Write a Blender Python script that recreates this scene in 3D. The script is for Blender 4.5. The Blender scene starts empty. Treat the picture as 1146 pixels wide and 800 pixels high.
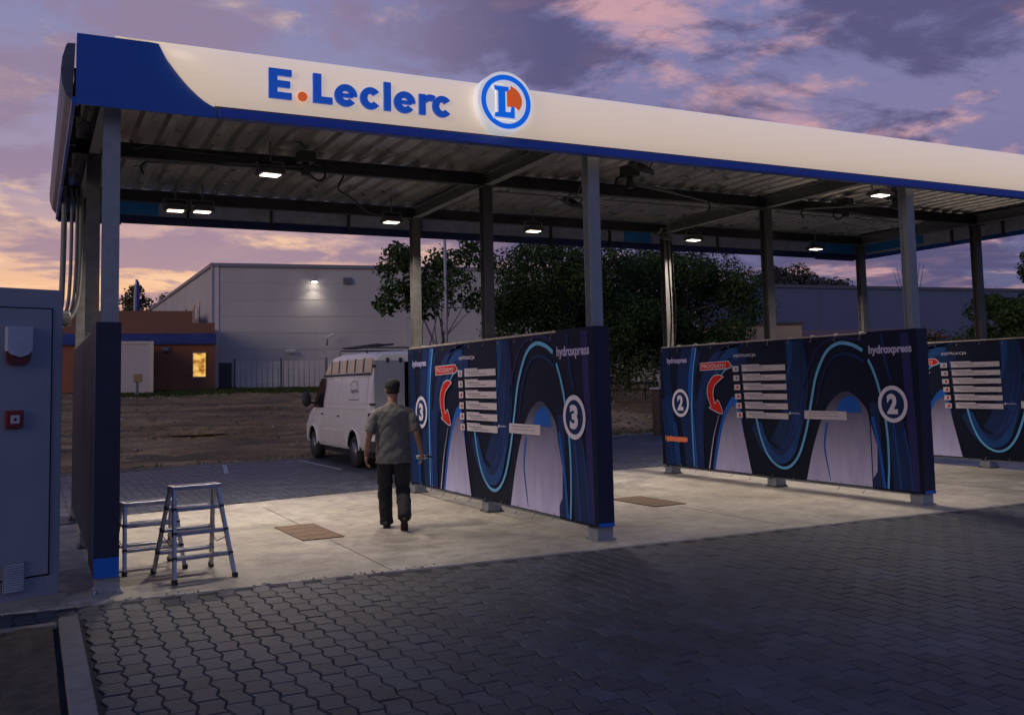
import bpy, bmesh, math, random
import numpy as np
from mathutils import Vector, Matrix, noise
from mathutils.geometry import tessellate_polygon
R = math.radians; PI = math.pi; RND = random.Random(11)
S = bpy.context.scene; COL = S.collection

# ------------------------------------------------------------------ camera
cam = bpy.data.cameras.new('camera'); camo = bpy.data.objects.new('camera', cam); COL.objects.link(camo)
YAW, PITCH, ROLL = 0.46508, 0.07868, -0.02183
fw = Vector((math.sin(YAW)*math.cos(PITCH), math.cos(YAW)*math.cos(PITCH), math.sin(PITCH)))
rt = Vector((math.cos(YAW), -math.sin(YAW), 0)); up = rt.cross(fw)
rr = math.cos(ROLL)*rt + math.sin(ROLL)*up; uu = -math.sin(ROLL)*rt + math.cos(ROLL)*up
M = Matrix((rr, uu, -fw)).transposed().to_4x4(); M.translation = Vector((-0.60722, -9.17337, 1.73633))
camo.matrix_world = M
cam.sensor_width = 36; cam.lens = 1076.68/1146*36
cam.shift_x = -(574.996-573)/1146; cam.shift_y = -(400-342.917)/1146
cam.clip_end = 3000; cam.clip_start = .05
S.camera = camo

# ------------------------------------------------------------------ sky and sun (dusk)
SUN_AZ = 4.0      # degrees clockwise from +Y: where the afterglow sits
W = bpy.data.worlds.new('World'); S.world = W; W.use_nodes = True
nt = W.node_tree; N = nt.nodes; Lk = nt.links; N.clear()
def nd(t, **k):
    n = N.new(t)
    for a, b in k.items(): setattr(n, a, b)
    return n
def mth(op, a, b=None, c=None, clamp=False):
    n = nd('ShaderNodeMath', operation=op, use_clamp=clamp)
    for i, v in enumerate((a, b, c)):
        if v is None: continue
        if isinstance(v, (int, float)): n.inputs[i].default_value = v
        else: Lk.new(v, n.inputs[i])
    return n.outputs[0]
def mixc(f, a, b, bt='MIX'):
    n = nd('ShaderNodeMix', data_type='RGBA', blend_type=bt)
    for i, v in ((0, f), (6, a), (7, b)):
        if isinstance(v, (int, float)): n.inputs[i].default_value = v
        elif isinstance(v, tuple): n.inputs[i].default_value = v
        else: Lk.new(v, n.inputs[i])
    return n.outputs[2]
def srgb(r, g, b):
    f = lambda c: (c/255/12.92) if c/255 <= .04045 else ((c/255+.055)/1.055)**2.4
    return (f(r), f(g), f(b), 1)
def ramp(fac, stops):
    n = nd('ShaderNodeValToRGB'); e = n.color_ramp.elements
    e[0].position, e[0].color = stops[0]; e[1].position, e[1].color = stops[-1]
    for p, c in stops[1:-1]:
        x = e.new(p); x.color = c
    Lk.new(fac, n.inputs[0]); return n.outputs[0]
tc = nd('ShaderNodeTexCoord'); sep = nd('ShaderNodeSeparateXYZ'); Lk.new(tc.outputs['Generated'], sep.inputs[0])
dx, dy, dz = sep.outputs
hl = mth('SQRT', mth('ADD', mth('MULTIPLY', dx, dx), mth('MULTIPLY', dy, dy)))
ca = mth('DIVIDE', mth('ADD', mth('MULTIPLY', dx, math.sin(R(SUN_AZ))), mth('MULTIPLY', dy, math.cos(R(SUN_AZ)))), mth('MAXIMUM', hl, .001))
glow = nd('ShaderNodeMapRange', interpolation_type='SMOOTHSTEP'); Lk.new(ca, glow.inputs[0])
glow.inputs[1].default_value = .90; glow.inputs[2].default_value = .998
el = mth('MAXIMUM', dz, 0)
left = ramp(el, [(0, srgb(222, 150, 122)), (.05, srgb(232, 172, 140)), (.095, srgb(238, 190, 152)), (.14, srgb(204, 166, 160)), (.19, srgb(160, 146, 172)), (.27, srgb(144, 138, 172)), (.5, srgb(112, 124, 176)), (1, srgb(82, 108, 170))])
right = ramp(el, [(0, srgb(84, 84, 122)), (.06, srgb(90, 92, 128)), (.13, srgb(108, 108, 148)), (.24, srgb(128, 122, 162)), (.45, srgb(114, 122, 174)), (1, srgb(82, 108, 170))])
far = nd('ShaderNodeMapRange', interpolation_type='SMOOTHSTEP'); Lk.new(mth('ADD', mth('MULTIPLY', dx, math.sin(R(SUN_AZ))), mth('MULTIPLY', dy, math.cos(R(SUN_AZ)))), far.inputs[0])
far.inputs[1].default_value = .5; far.inputs[2].default_value = -.25
base = mixc(far.outputs[0], mixc(glow.outputs[0], right, left), srgb(80, 98, 150))
# cloud layer: direction projected on a flat ceiling, so streaks flatten towards the horizon
k = mth('DIVIDE', 1.0, mth('ADD', el, .10))
cv = nd('ShaderNodeCombineXYZ'); Lk.new(mth('MULTIPLY', dx, k), cv.inputs[0]); Lk.new(mth('MULTIPLY', dy, k), cv.inputs[1])
def nz(scale, det, rough, dist=0, off=(0, 0, 0)):
    mp = nd('ShaderNodeMapping'); mp.inputs['Location'].default_value = off; Lk.new(cv.outputs[0], mp.inputs[0])
    n = nd('ShaderNodeTexNoise'); n.inputs['Scale'].default_value = scale; n.inputs['Detail'].default_value = det
    n.inputs['Roughness'].default_value = rough; n.inputs['Distortion'].default_value = dist
    Lk.new(mp.outputs[0], n.inputs[0]); return n.outputs[0]
def sst(v, a, b):
    n = nd('ShaderNodeMapRange', interpolation_type='SMOOTHSTEP'); Lk.new(v, n.inputs[0]); n.inputs[1].default_value = a; n.inputs[2].default_value = b
    return n.outputs[0]
n1 = nz(1.55, 8, .60, .4, (3.1, 7.7, 0)); n2 = nz(2.1, 6, .6, .3, (9, 2, 0))
dark = sst(n1, .44, .55); pink = sst(n2, .49, .64)
up_f = mth('MULTIPLY', sst(el, .01, .10), mth('SUBTRACT', 1.0, mth('MULTIPLY', .8, sst(el, .42, .75))))
darkc = mixc(glow.outputs[0], srgb(80, 76, 116), srgb(142, 124, 152))
pinkc = mixc(glow.outputs[0], srgb(214, 164, 166), srgb(244, 202, 166))
nf = mth('SUBTRACT', 1.0, mth('MULTIPLY', .85, far.outputs[0]))
c = mixc(mth('MULTIPLY', mth('MULTIPLY', pink, nf), mth('MULTIPLY', .8, up_f)), base, pinkc)
c = mixc(mth('MULTIPLY', mth('MULTIPLY', dark, nf), mth('MULTIPLY', .85, up_f)), c, darkc)
gr = mixc(sst(dz, -.02, .0), srgb(40, 38, 45), c)
bg1 = nd('ShaderNodeBackground'); Lk.new(gr, bg1.inputs[0]); bg1.inputs[1].default_value = 1.0
sky = nd('ShaderNodeTexSky'); sky.sky_type = 'NISHITA'; sky.sun_disc = False
sky.sun_elevation = R(1.5); sky.sun_rotation = R(SUN_AZ)
bg2 = nd('ShaderNodeBackground'); Lk.new(sky.outputs[0], bg2.inputs[0]); bg2.inputs[1].default_value = .006
ad = nd('ShaderNodeAddShader'); Lk.new(bg1.outputs[0], ad.inputs[0]); Lk.new(bg2.outputs[0], ad.inputs[1])
wo = nd('ShaderNodeOutputWorld'); Lk.new(ad.outputs[0], wo.inputs[0])
sl = bpy.data.lights.new('sun', 'SUN'); sl.energy = .7; sl.angle = R(30); sl.color = (1, .78, .6)
so = bpy.data.objects.new('sun', sl); COL.objects.link(so)
so.rotation_euler = Vector((-.80, -.46, .20)).to_track_quat('Z', 'Y').to_euler()
S.view_settings.view_transform = 'Standard'; S.view_settings.look = 'None'
S.view_settings.exposure = 0; S.view_settings.gamma = 1; S.view_settings.use_curve_mapping = False

# ------------------------------------------------------------------ materials
MATS = {}
def mat(name, col, rough=.6, metal=0., var=.12, scale=6., bump=0., bscale=60., emit=None, estr=0., spec=.5, island=0., coat=0.):
    if name in MATS: return MATS[name]
    m = bpy.data.materials.new(name); m.use_nodes = True; MATS[name] = m
    t = m.node_tree; p = t.nodes['Principled BSDF']; L = t.links
    p.inputs['Roughness'].default_value = rough; p.inputs['Metallic'].default_value = metal
    p.inputs['Specular IOR Level'].default_value = spec; p.inputs['Coat Weight'].default_value = coat
    tcn = t.nodes.new('ShaderNodeTexCoord')
    no = t.nodes.new('ShaderNodeTexNoise'); no.inputs['Scale'].default_value = scale; no.inputs['Detail'].default_value = 6; no.inputs['Roughness'].default_value = .62
    L.new(tcn.outputs['Object'], no.inputs['Vector'])
    mr = t.nodes.new('ShaderNodeMapRange'); L.new(no.outputs[0], mr.inputs[0])
    mr.inputs[1].default_value = .3; mr.inputs[2].default_value = .7; mr.inputs[3].default_value = 1-var; mr.inputs[4].default_value = 1+var
    v = mr.outputs[0]
    if island:
        ge = t.nodes.new('ShaderNodeNewGeometry'); m2 = t.nodes.new('ShaderNodeMapRange'); L.new(ge.outputs['Random Per Island'], m2.inputs[0])
        m2.inputs[3].default_value = 1-island; m2.inputs[4].default_value = 1+island
        mm = t.nodes.new('ShaderNodeMath'); mm.operation = 'MULTIPLY'; L.new(v, mm.inputs[0]); L.new(m2.outputs[0], mm.inputs[1]); v = mm.outputs[0]
    vm = t.nodes.new('ShaderNodeVectorMath'); vm.operation = 'SCALE'; vm.inputs[0].default_value = col[:3]; L.new(v, vm.inputs['Scale'])
    L.new(vm.outputs[0], p.inputs['Base Color'])
    rm = t.nodes.new('ShaderNodeMapRange'); L.new(no.outputs[0], rm.inputs[0]); rm.inputs[3].default_value = max(.02, rough-.12); rm.inputs[4].default_value = min(1, rough+.12)
    L.new(rm.outputs[0], p.inputs['Roughness'])
    if bump:
        nb = t.nodes.new('ShaderNodeTexNoise'); nb.inputs['Scale'].default_value = bscale; nb.inputs['Detail'].default_value = 5
        L.new(tcn.outputs['Object'], nb.inputs['Vector'])
        b = t.nodes.new('ShaderNodeBump'); b.inputs['Strength'].default_value = bump; b.inputs['Distance'].default_value = .02
        L.new(nb.outputs[0], b.inputs['Height']); L.new(b.outputs[0], p.inputs['Normal'])
    if emit:
        p.inputs['Emission Color'].default_value = (*emit[:3], 1); p.inputs['Emission Strength'].default_value = estr
    return m
def lin(r, g, b): return srgb(r, g, b)[:3]
def grad_mat(name, c0, c1, z0, z1, rough=.5):     # a printed vertical fade
    m = bpy.data.materials.new(name); m.use_nodes = True; MATS[name] = m
    t = m.node_tree; p = t.nodes['Principled BSDF']; L = t.links
    tcn = t.nodes.new('ShaderNodeTexCoord'); sp = t.nodes.new('ShaderNodeSeparateXYZ'); L.new(tcn.outputs['Object'], sp.inputs[0])
    mr = t.nodes.new('ShaderNodeMapRange'); L.new(sp.outputs[2], mr.inputs[0]); mr.inputs[1].default_value = z0; mr.inputs[2].default_value = z1
    mx = t.nodes.new('ShaderNodeMix'); mx.data_type = 'RGBA'; L.new(mr.outputs[0], mx.inputs[0])
    mx.inputs[6].default_value = (*c0, 1); mx.inputs[7].default_value = (*c1, 1); 
    ns = t.nodes.new('ShaderNodeTexNoise'); ns.inputs['Scale'].default_value = 5; ns.inputs['Detail'].default_value = 8; mpp = t.nodes.new('ShaderNodeMapping'); mpp.inputs['Scale'].default_value = (1, 1.6, .35)
    L.new(tcn.outputs['Object'], mpp.inputs[0]); L.new(mpp.outputs[0], ns.inputs[0])
    m3 = t.nodes.new('ShaderNodeMapRange'); L.new(ns.outputs[0], m3.inputs[0]); m3.inputs[1].default_value = .3; m3.inputs[2].default_value = .72; m3.inputs[3].default_value = .9; m3.inputs[4].default_value = 1.1
    vs_ = t.nodes.new('ShaderNodeVectorMath'); vs_.operation = 'SCALE'; L.new(mx.outputs[2], vs_.inputs[0]); L.new(m3.outputs[0], vs_.inputs['Scale']); L.new(vs_.outputs[0], p.inputs['Base Color'])
    p.inputs['Roughness'].default_value = rough; p.inputs['Specular IOR Level'].default_value = .12
    return m

# ------------------------------------------------------------------ mesh builder
class MB:
    def __init__(s): s.v = []; s.f = []; s.m = []; s.sm = []
    def add(s, vs, fs, mi=0, smooth=False):
        o = len(s.v); s.v += [tuple(v) for v in vs]
        for f in fs: s.f.append([i+o for i in f]); s.m.append(mi); s.sm.append(smooth)
        return s
    def box(s, x0, x1, y0, y1, z0, z1, mi=0, bev=0., rot=None, piv=None):
        if bev > 0:
            b = min(bev, abs(x1-x0)*.45, abs(y1-y0)*.45, abs(z1-z0)*.45)
            bm = bmesh.new(); bmesh.ops.create_cube(bm, size=1)
            for v in bm.verts: v.co = Vector(((x0+x1)/2+v.co.x*(x1-x0), (y0+y1)/2+v.co.y*(y1-y0), (z0+z1)/2+v.co.z*(z1-z0)))
            bmesh.ops.bevel(bm, geom=bm.edges[:], offset=b, segments=2, profile=.5, affect='EDGES')
            vs = [v.co.copy() for v in bm.verts]; fs = [[v.index for v in f.verts] for f in bm.faces]; bm.free()
        else:
            vs = [Vector(p) for p in ((x0,y0,z0),(x1,y0,z0),(x1,y1,z0),(x0,y1,z0),(x0,y0,z1),(x1,y0,z1),(x1,y1,z1),(x0,y1,z1))]
            fs = [(3,2,1,0),(4,5,6,7),(0,1,5,4),(1,2,6,5),(2,3,7,6),(3,0,4,7)]
        if rot:
            p = Vector(piv or ((x0+x1)/2, (y0+y1)/2, (z0+z1)/2)); vs = [rot @ (v-p)+p for v in vs]
        return s.add(vs, fs, mi)
    def tube(s, pts, r, n=8, mi=0, cap=True, smooth=True):
        pts = [Vector(p) for p in pts]; rs = r if isinstance(r, (list, tuple)) else [r]*len(pts)
        vs = []; fs = []; ref = None
        for i, p in enumerate(pts):
            d = (pts[min(i+1, len(pts)-1)]-pts[max(i-1, 0)]).normalized()
            if ref is None: ref = d.orthogonal().normalized()
            ref = (ref-d*ref.dot(d)).normalized(); b = d.cross(ref)
            for k in range(n):
                a = 2*PI*k/n; vs.append(p+(ref*math.cos(a)+b*math.sin(a))*rs[i])
        for i in range(len(pts)-1):
            for k in range(n): fs.append((i*n+k, i*n+(k+1) % n, (i+1)*n+(k+1) % n, (i+1)*n+k))
        if cap: fs += [tuple(range(n))[::-1], tuple((len(pts)-1)*n+k for k in range(n))]
        return s.add(vs, fs, mi, smooth)
    def bar(s, a, b, w, h, mi=0, upv=(0, 0, 1)):
        a = Vector(a); b = Vector(b); d = (b-a).normalized(); u_ = Vector(upv)
        sd = d.cross(u_)
        if sd.length < 1e-4: sd = d.orthogonal()
        sd.normalize(); u2 = sd.cross(d)
        vs = [p+sd*x*w/2+u2*y*h/2 for p in (a, b) for x, y in ((-1, -1), (1, -1), (1, 1), (-1, 1))]
        return s.add(vs, [(0,1,2,3),(7,6,5,4),(0,4,5,1),(1,5,6,2),(2,6,7,3),(3,7,4,0)], mi)
    def prism(s, poly, fn, d0, d1, mi=0, front_only=False):   # poly: 2D; fn(a,b,d)->3D
        n = len(poly); tri = tessellate_polygon([[Vector((p[0], p[1], 0)) for p in poly]])
        vs = [fn(a, b, d0) for a, b in poly]
        if front_only: return s.add(vs, [tuple(t) for t in tri], mi)
        vs += [fn(a, b, d1) for a, b in poly]
        fs = [tuple(t) for t in tri]+[tuple(i+n for i in t)[::-1] for t in tri]+[(i, (i+1) % n, n+(i+1) % n, n+i) for i in range(n)]
        return s.add(vs, fs, mi)
    def ell(s, c, r, mi=0, nu=16, nv=10, rot=None):
        c = Vector(c); vs = []; fs = []
        for j in range(nv+1):
            t = PI*j/nv
            for i in range(nu):
                a = 2*PI*i/nu; v = Vector((r[0]*math.sin(t)*math.cos(a), r[1]*math.sin(t)*math.sin(a), r[2]*math.cos(t)))
                if rot: v = rot @ v
                vs.append(c+v)
        for j in range(nv):
            for i in range(nu): fs.append((j*nu+i, (j+1)*nu+i, (j+1)*nu+(i+1) % nu, j*nu+(i+1) % nu))
        return s.add(vs, fs, mi, True)
    def loft(s, rings, mi=0, cap=True, smooth=True):
        n = len(rings[0]); vs = [p for r in rings for p in r]; fs = []
        for i in range(len(rings)-1):
            for k in range(n): fs.append((i*n+k, i*n+(k+1) % n, (i+1)*n+(k+1) % n, (i+1)*n+k))
        if cap: fs += [tuple(range(n))[::-1], tuple((len(rings)-1)*n+k for k in range(n))]
        return s.add(vs, fs, mi, smooth)
    def disc(s, c, r, ax, mi=0, n=32, r2=0, th=0.0):
        ax = Vector(ax).normalized(); o = ax.orthogonal().normalized() if abs(ax.z) > .9 else Vector((0, 0, 1)); b = ax.cross(o); c = Vector(c)
        P = lambda rad, d: [c+ax*d+(o*math.cos(2*PI*k/n)+b*math.sin(2*PI*k/n))*rad for k in range(n)]
        if r2 == 0:
            s.add(P(r, 0), [tuple(range(n))], mi)
            if th: s.add(P(r, 0)+P(r, -th), [(i, n+i, n+(i+1) % n, (i+1) % n) for i in range(n)], mi, True); s.add(P(r, -th), [tuple(range(n))[::-1]], mi)
        else: s.add(P(r, 0)+P(r2, 0), [(i, (i+1) % n, n+(i+1) % n, n+i) for i in range(n)], mi)
        return s
    def mesh(s, name, mats):
        me = bpy.data.meshes.new(name); me.from_pydata(s.v, [], s.f)
        for m in (mats if isinstance(mats, (list, tuple)) else [mats]): me.materials.append(m)
        me.polygons.foreach_set('material_index', s.m); me.polygons.foreach_set('use_smooth', s.sm)
        me.update(); return me
    def build(s, name, mats, parent=None):
        bm = bmesh.new(); me = s.mesh(name, mats)
        if len(s.f) < 12000:
            bm.from_mesh(me); bmesh.ops.recalc_face_normals(bm, faces=bm.faces[:]); bm.to_mesh(me)
        bm.free()
        o = bpy.data.objects.new(name, me); COL.objects.link(o); o.parent = parent
        return o
def tag(o, label=None, cat=None, group=None, kind=None):
    if label: o['label'] = label
    if cat: o['category'] = cat
    if group: o['group'] = group
    if kind: o['kind'] = kind
    return o
def thing(name, label, cat, loc=(0, 0, 0), rz=0, group=None):
    o = bpy.data.objects.new(name, None); COL.objects.link(o); o.location = loc; o.rotation_euler = (0, 0, rz); o.empty_display_size = .2
    return tag(o, label, cat, group)
def copy_tree(o, parent=None):
    c = o.copy(); COL.objects.link(c); c.parent = parent
    for ch in list(o.children): copy_tree(ch, c)
    return c
def evalmesh(me, mods):
    o = bpy.data.objects.new('tmp', me); COL.objects.link(o)
    for t, kw in mods:
        m = o.modifiers.new('m', t)
        for a, b in kw.items(): setattr(m, a, b)
    dg = bpy.context.evaluated_depsgraph_get(); dg.update()
    r = bpy.data.meshes.new_from_object(o.evaluated_get(dg)); bpy.data.objects.remove(o); return r
def text_mesh(txt, bold=0., space=1., ext=0.):
    cu = bpy.data.curves.new('t', 'FONT'); cu.body = txt; cu.offset = bold; cu.extrude = ext; cu.space_character = space; cu.resolution_u = 6
    o = bpy.data.objects.new('t', cu); COL.objects.link(o); dg = bpy.context.evaluated_depsgraph_get(); dg.update()
    me = bpy.data.meshes.new_from_object(o.evaluated_get(dg)); bpy.data.objects.remove(o)
    vs = [v.co.copy() for v in me.vertices]; fs = [tuple(p.vertices) for p in me.polygons]; bpy.data.meshes.remove(me)
    return vs, fs
def slice_z(vs, fs, n):
    bm = bmesh.new(); bv = [bm.verts.new(v) for v in vs]
    for f in fs:
        try: bm.faces.new([bv[i] for i in f])
        except ValueError: pass
    bmesh.ops.remove_doubles(bm, verts=bm.verts[:], dist=1e-5); bmesh.ops.triangulate(bm, faces=bm.faces[:])
    y0 = min(v.y for v in vs); y1 = max(v.y for v in vs)
    for i in range(1, n):
        bmesh.ops.bisect_plane(bm, geom=bm.verts[:]+bm.edges[:]+bm.faces[:], plane_co=(0, y0+(y1-y0)*i/n, 0), plane_no=(0, 1, 0))
    bm.verts.index_update(); a = [v.co.copy() for v in bm.verts]; b = [tuple(v.index for v in f.verts) for f in bm.faces]; bm.free(); return a, b
def put_text(mb, txt, fn, a0, a1, b0, b1, mi=0, bold=0.02, space=1., slices=0, depth=0.):
    """fit the text's ink box to [a0,a1]x[b0,b1]; fn(a,b)->3D"""
    vs, fs = text_mesh(txt, bold, space, .1 if depth else 0.)
    if slices: vs, fs = slice_z(vs, fs, slices)
    x0 = min(v.x for v in vs); x1 = max(v.x for v in vs); y0 = min(v.y for v in vs); y1 = max(v.y for v in vs)
    if depth: mb.add([fn(a0+(v.x-x0)/(x1-x0)*(a1-a0), b0+(v.y-y0)/(y1-y0)*(b1-b0), v.z/.1*depth/2) for v in vs], fs, mi); return
    mb.add([fn(a0+(v.x-x0)/(x1-x0)*(a1-a0), b0+(v.y-y0)/(y1-y0)*(b1-b0)) for v in vs], fs, mi)
def catmull(P, n=10):
    out = []; P = [Vector(p) for p in P]; Q = [P[0]*2-P[1]]+P+[P[-1]*2-P[-2]]
    for i in range(1, len(Q)-2):
        for k in range(n):
            t = k/n; a, b, c_, d = Q[i-1], Q[i], Q[i+1], Q[i+2]
            out.append(.5*((2*b)+(c_-a)*t+(2*a-5*b+4*c_-d)*t*t+(3*b-a-3*c_+d)*t**3))
    return out+[P[-1]]

# ------------------------------------------------------------------ terrain
def sms(a, b, x): t = max(0, min(1, (x-a)/(b-a))); return t*t*(3-2*t)
def hgt(x, y):
    s_ = y-(13.25+.2*x)
    if s_ <= 0: return 0
    t = (x+.6)/max(1, y+9.2); w = sms(.4, .58, t)
    hL = min(.051*s_, 1.75); hR = min(.2*s_, 1.15)+min(.01*s_, .3)
    return hL*(1-w)+hR*w
def ground_z(x, y):
    s_ = y-(13.25+.2*x); h = hgt(x, y)
    if s_ > .3 and s_ < 60:
        a = min(1, (s_-.3)/2)
        h += a*.05*noise.noise(Vector((x*.5, y*.5, 0)))+a*.05*noise.noise(Vector((x*1.7, y*1.1, 3)))+a*.02*noise.noise(Vector((x*5, y*4, 5)))
        d = math.exp(-((x-4.6)/2.2)**2-((y-23)/2.6)**2)
        h += d*(.14*math.sin(y*4.2+.5*math.sin(x*1.3))-.10)
        d2 = math.exp(-((x-10)/9)**2-((y-34)/5)**2); h += d2*.09*math.sin(y*1.9+.15*x)
    return h-.03
def axis(a, b, fine0, fine1, st):
    out = []; x = fine0
    while x > a: out.append(x); x -= max(st, (fine0-x)*.35)
    out.append(a); out = out[::-1]; x = fine0+st
    while x < fine1: out.append(x); x += st
    while x < b: out.append(x); x += max(st, (x-fine1)*.35)
    out.append(b); return out
def build_terrain():
    xs = axis(-1200, 1800, -6, 30, .3); ys = axis(-600, 2500, 11, 56, .22)
    vs = [(x, y, ground_z(x, y)) for y in ys for x in xs]; nx = len(xs)
    fs = [(j*nx+i, j*nx+i+1, (j+1)*nx+i+1, (j+1)*nx+i) for j in range(len(ys)-1) for i in range(nx-1)]
    mb = MB(); mb.add(vs, fs, 0, True)
    m = bpy.data.materials.new('dirt'); m.use_nodes = True; t = m.node_tree; p = t.nodes['Principled BSDF']; L = t.links
    tcn = t.nodes.new('ShaderNodeTexCoord')
    def nn(sc, det, dist=0, stretch=None):
        n = t.nodes.new('ShaderNodeTexNoise'); n.inputs['Scale'].default_value = sc; n.inputs['Detail'].default_value = det; n.inputs['Distortion'].default_value = dist
        if stretch:
            mp = t.nodes.new('ShaderNodeMapping'); mp.inputs['Scale'].default_value = stretch; L.new(tcn.outputs['Object'], mp.inputs[0]); L.new(mp.outputs[0], n.inputs[0])
        else: L.new(tcn.outputs['Object'], n.inputs[0])
        return n.outputs[0]
    def rp(f, st):
        n = t.nodes.new('ShaderNodeValToRGB'); e = n.color_ramp.elements; e[0].position, e[0].color = st[0]; e[1].position, e[1].color = st[-1]
        for q, cc in st[1:-1]: e.new(q).color = cc
        L.new(f, n.inputs[0]); return n.outputs[0]
    c1 = rp(nn(.5, 8, .5, (.6, 1.6, 1)), [(.3, (.090, .050, .018, 1)), (.5, (.250, .140, .050, 1)), (.7, (.46, .28, .11, 1))])
    c2 = rp(nn(6, 8), [(.3, (.6, .6, .6, 1)), (.7, (1.3, 1.3, 1.3, 1))])
    mx = t.nodes.new('ShaderNodeMix'); mx.data_type = 'RGBA'; mx.blend_type = 'MULTIPLY'; mx.inputs[0].default_value = 1; L.new(c1, mx.inputs[6]); L.new(c2, mx.inputs[7])
    # weedy green patches with their own shape
    g = t.nodes.new('ShaderNodeMix'); g.data_type = 'RGBA'; L.new(rp(nn(.35, 6), [(.56, (0, 0, 0, 1)), (.64, (.7, .7, .7, 1))]), g.inputs[0]); L.new(mx.outputs[2], g.inputs[6]); g.inputs[7].default_value = (.05, .055, .022, 1)
    L.new(g.outputs[2], p.inputs['Base Color']); p.inputs['Roughness'].default_value = .95
    b = t.nodes.new('ShaderNodeBump'); b.inputs['Strength'].default_value = .9; b.inputs['Distance'].default_value = .06; L.new(nn(9, 8), b.inputs['Height']); L.new(b.outputs[0], p.inputs['Normal'])
    o = mb.build('ground', m); tag(o, kind='structure')
build_terrain()

# paving of wavy interlocking blocks
M_paver = mat('paver', (.042, .049, .064), .46, var=.42, scale=.8, bump=.5, bscale=90, island=.28, spec=.35)
M_sand = mat('joint_sand', (.016, .018, .026), .9)
def paving(name, x0, x1, yb, yt, chx=.006, pit=.15):
    """yb(x), yt(x): lower and upper limits in y"""
    mb = MB(); w = pit; P = .25; A = .0155; gap = .003; vs = []; fs = []
    def tri(y):
        t = (y/P) % 1.0; return (4*abs(t-.5)-1)
    k = 0; x = x0
    while x < x1:
        y = math.floor(yb(x)/P)*P+(.0625 if k % 2 else .1875)
        while y < yt(x):
            ya, yc = y+gap, y+P-gap
            if ya >= yb(x)-.001 and yc <= yt(x)+.001:
                ys = [ya]+[q for q in (math.ceil(ya/.125)*.125, math.ceil(ya/.125)*.125+.125) if q < yc]+[yc]
                L_ = [(x+gap+A*tri(q), q) for q in ys]; R_ = [(x+w-gap+A*tri(q), q) for q in ys]
                out = R_+L_[::-1]; n = len(out); cx = x+w/2; cy = y+P/2
                z = RND.uniform(-.0025, .0025); tx = RND.uniform(-.012, .012); ty = RND.uniform(-.012, .012)
                o = len(vs)
                for (a, b) in out: vs.append((a, b, -.014))
                for (a, b) in out: vs.append((a, b, -.006+z+tx*(a-cx)+ty*(b-cy)))
                for (a, b) in out:
                    a2 = cx+A*tri(b)+(a-cx-A*tri(b))*.90; b2 = cy+(b-cy)*.95; vs.append((a2, b2, z+tx*(a-cx)+ty*(b-cy)))
                for lv in (0, 1):
                    for i in range(n): fs.append((o+lv*n+i, o+lv*n+(i+1) % n, o+(lv+1)*n+(i+1) % n, o+(lv+1)*n+i))
                h = n//2
                for i in range(h-1): fs.append((o+2*n+i, o+2*n+i+1, o+2*n+n-2-i, o+2*n+n-1-i))
            y += P
        x += w; k += 1
    mb.add(vs, fs, 0)
    me = mb.mesh(name, M_paver); o = bpy.data.objects.new(name, me); COL.objects.link(o); tag(o, kind='structure')
    return o
slab_f = lambda x: -.40-.02*x
slab_b = lambda x: 4.9+.0*x if x < .2 else 5.35+.19*min(x, 6)+.03*x
paving('forecourt_paving', -.22, 18, lambda x: -7.2, lambda x: slab_f(x)-.0)
paving('forecourt_paving', -2.5, -.22, lambda x: -1.0, lambda x: -.42)
edge = lambda x: 13.15+.2*x
paving('car_park_paving', -4, 34, lambda x: slab_b(x)+.02 if x < 17 else -4, lambda x: edge(x), pit=.15)
mb = MB(); mb.add([(-40, -30, -.011), (60, -30, -.011), (60, edge(60), -.011), (-40, edge(-40), -.011)], [(0, 1, 2, 3)])
tag(mb.build('paving_bed', M_sand), kind='structure')
# edging kerb behind the car park
mb = MB()
for i in range(60):
    xa = -6+i*.8; mb.bar((xa, edge(xa)+.06, .0), (xa+.79, edge(xa+.79)+.06, .0), .08, .07)
tag(mb.build('kerb', mat('kerb_concrete', (.25, .235, .22), .85, var=.2, bump=.4)), kind='structure')
# painted bay lines
mb = MB()
for (a, b) in (((5.09, 13.83), (5.2, 10.6)), ((3.0, 11.3), (3.38, 13.8)), ((2.3, 13.5), (4.1, 13.85))):
    a = Vector((*a, .006)); b = Vector((*b, .006)); mb.bar(a, b, .09, .002)
tag(mb.build('painted_line', mat('worn_paint', (.30, .30, .33), .7, var=.5, scale=12)), kind='structure')

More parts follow.
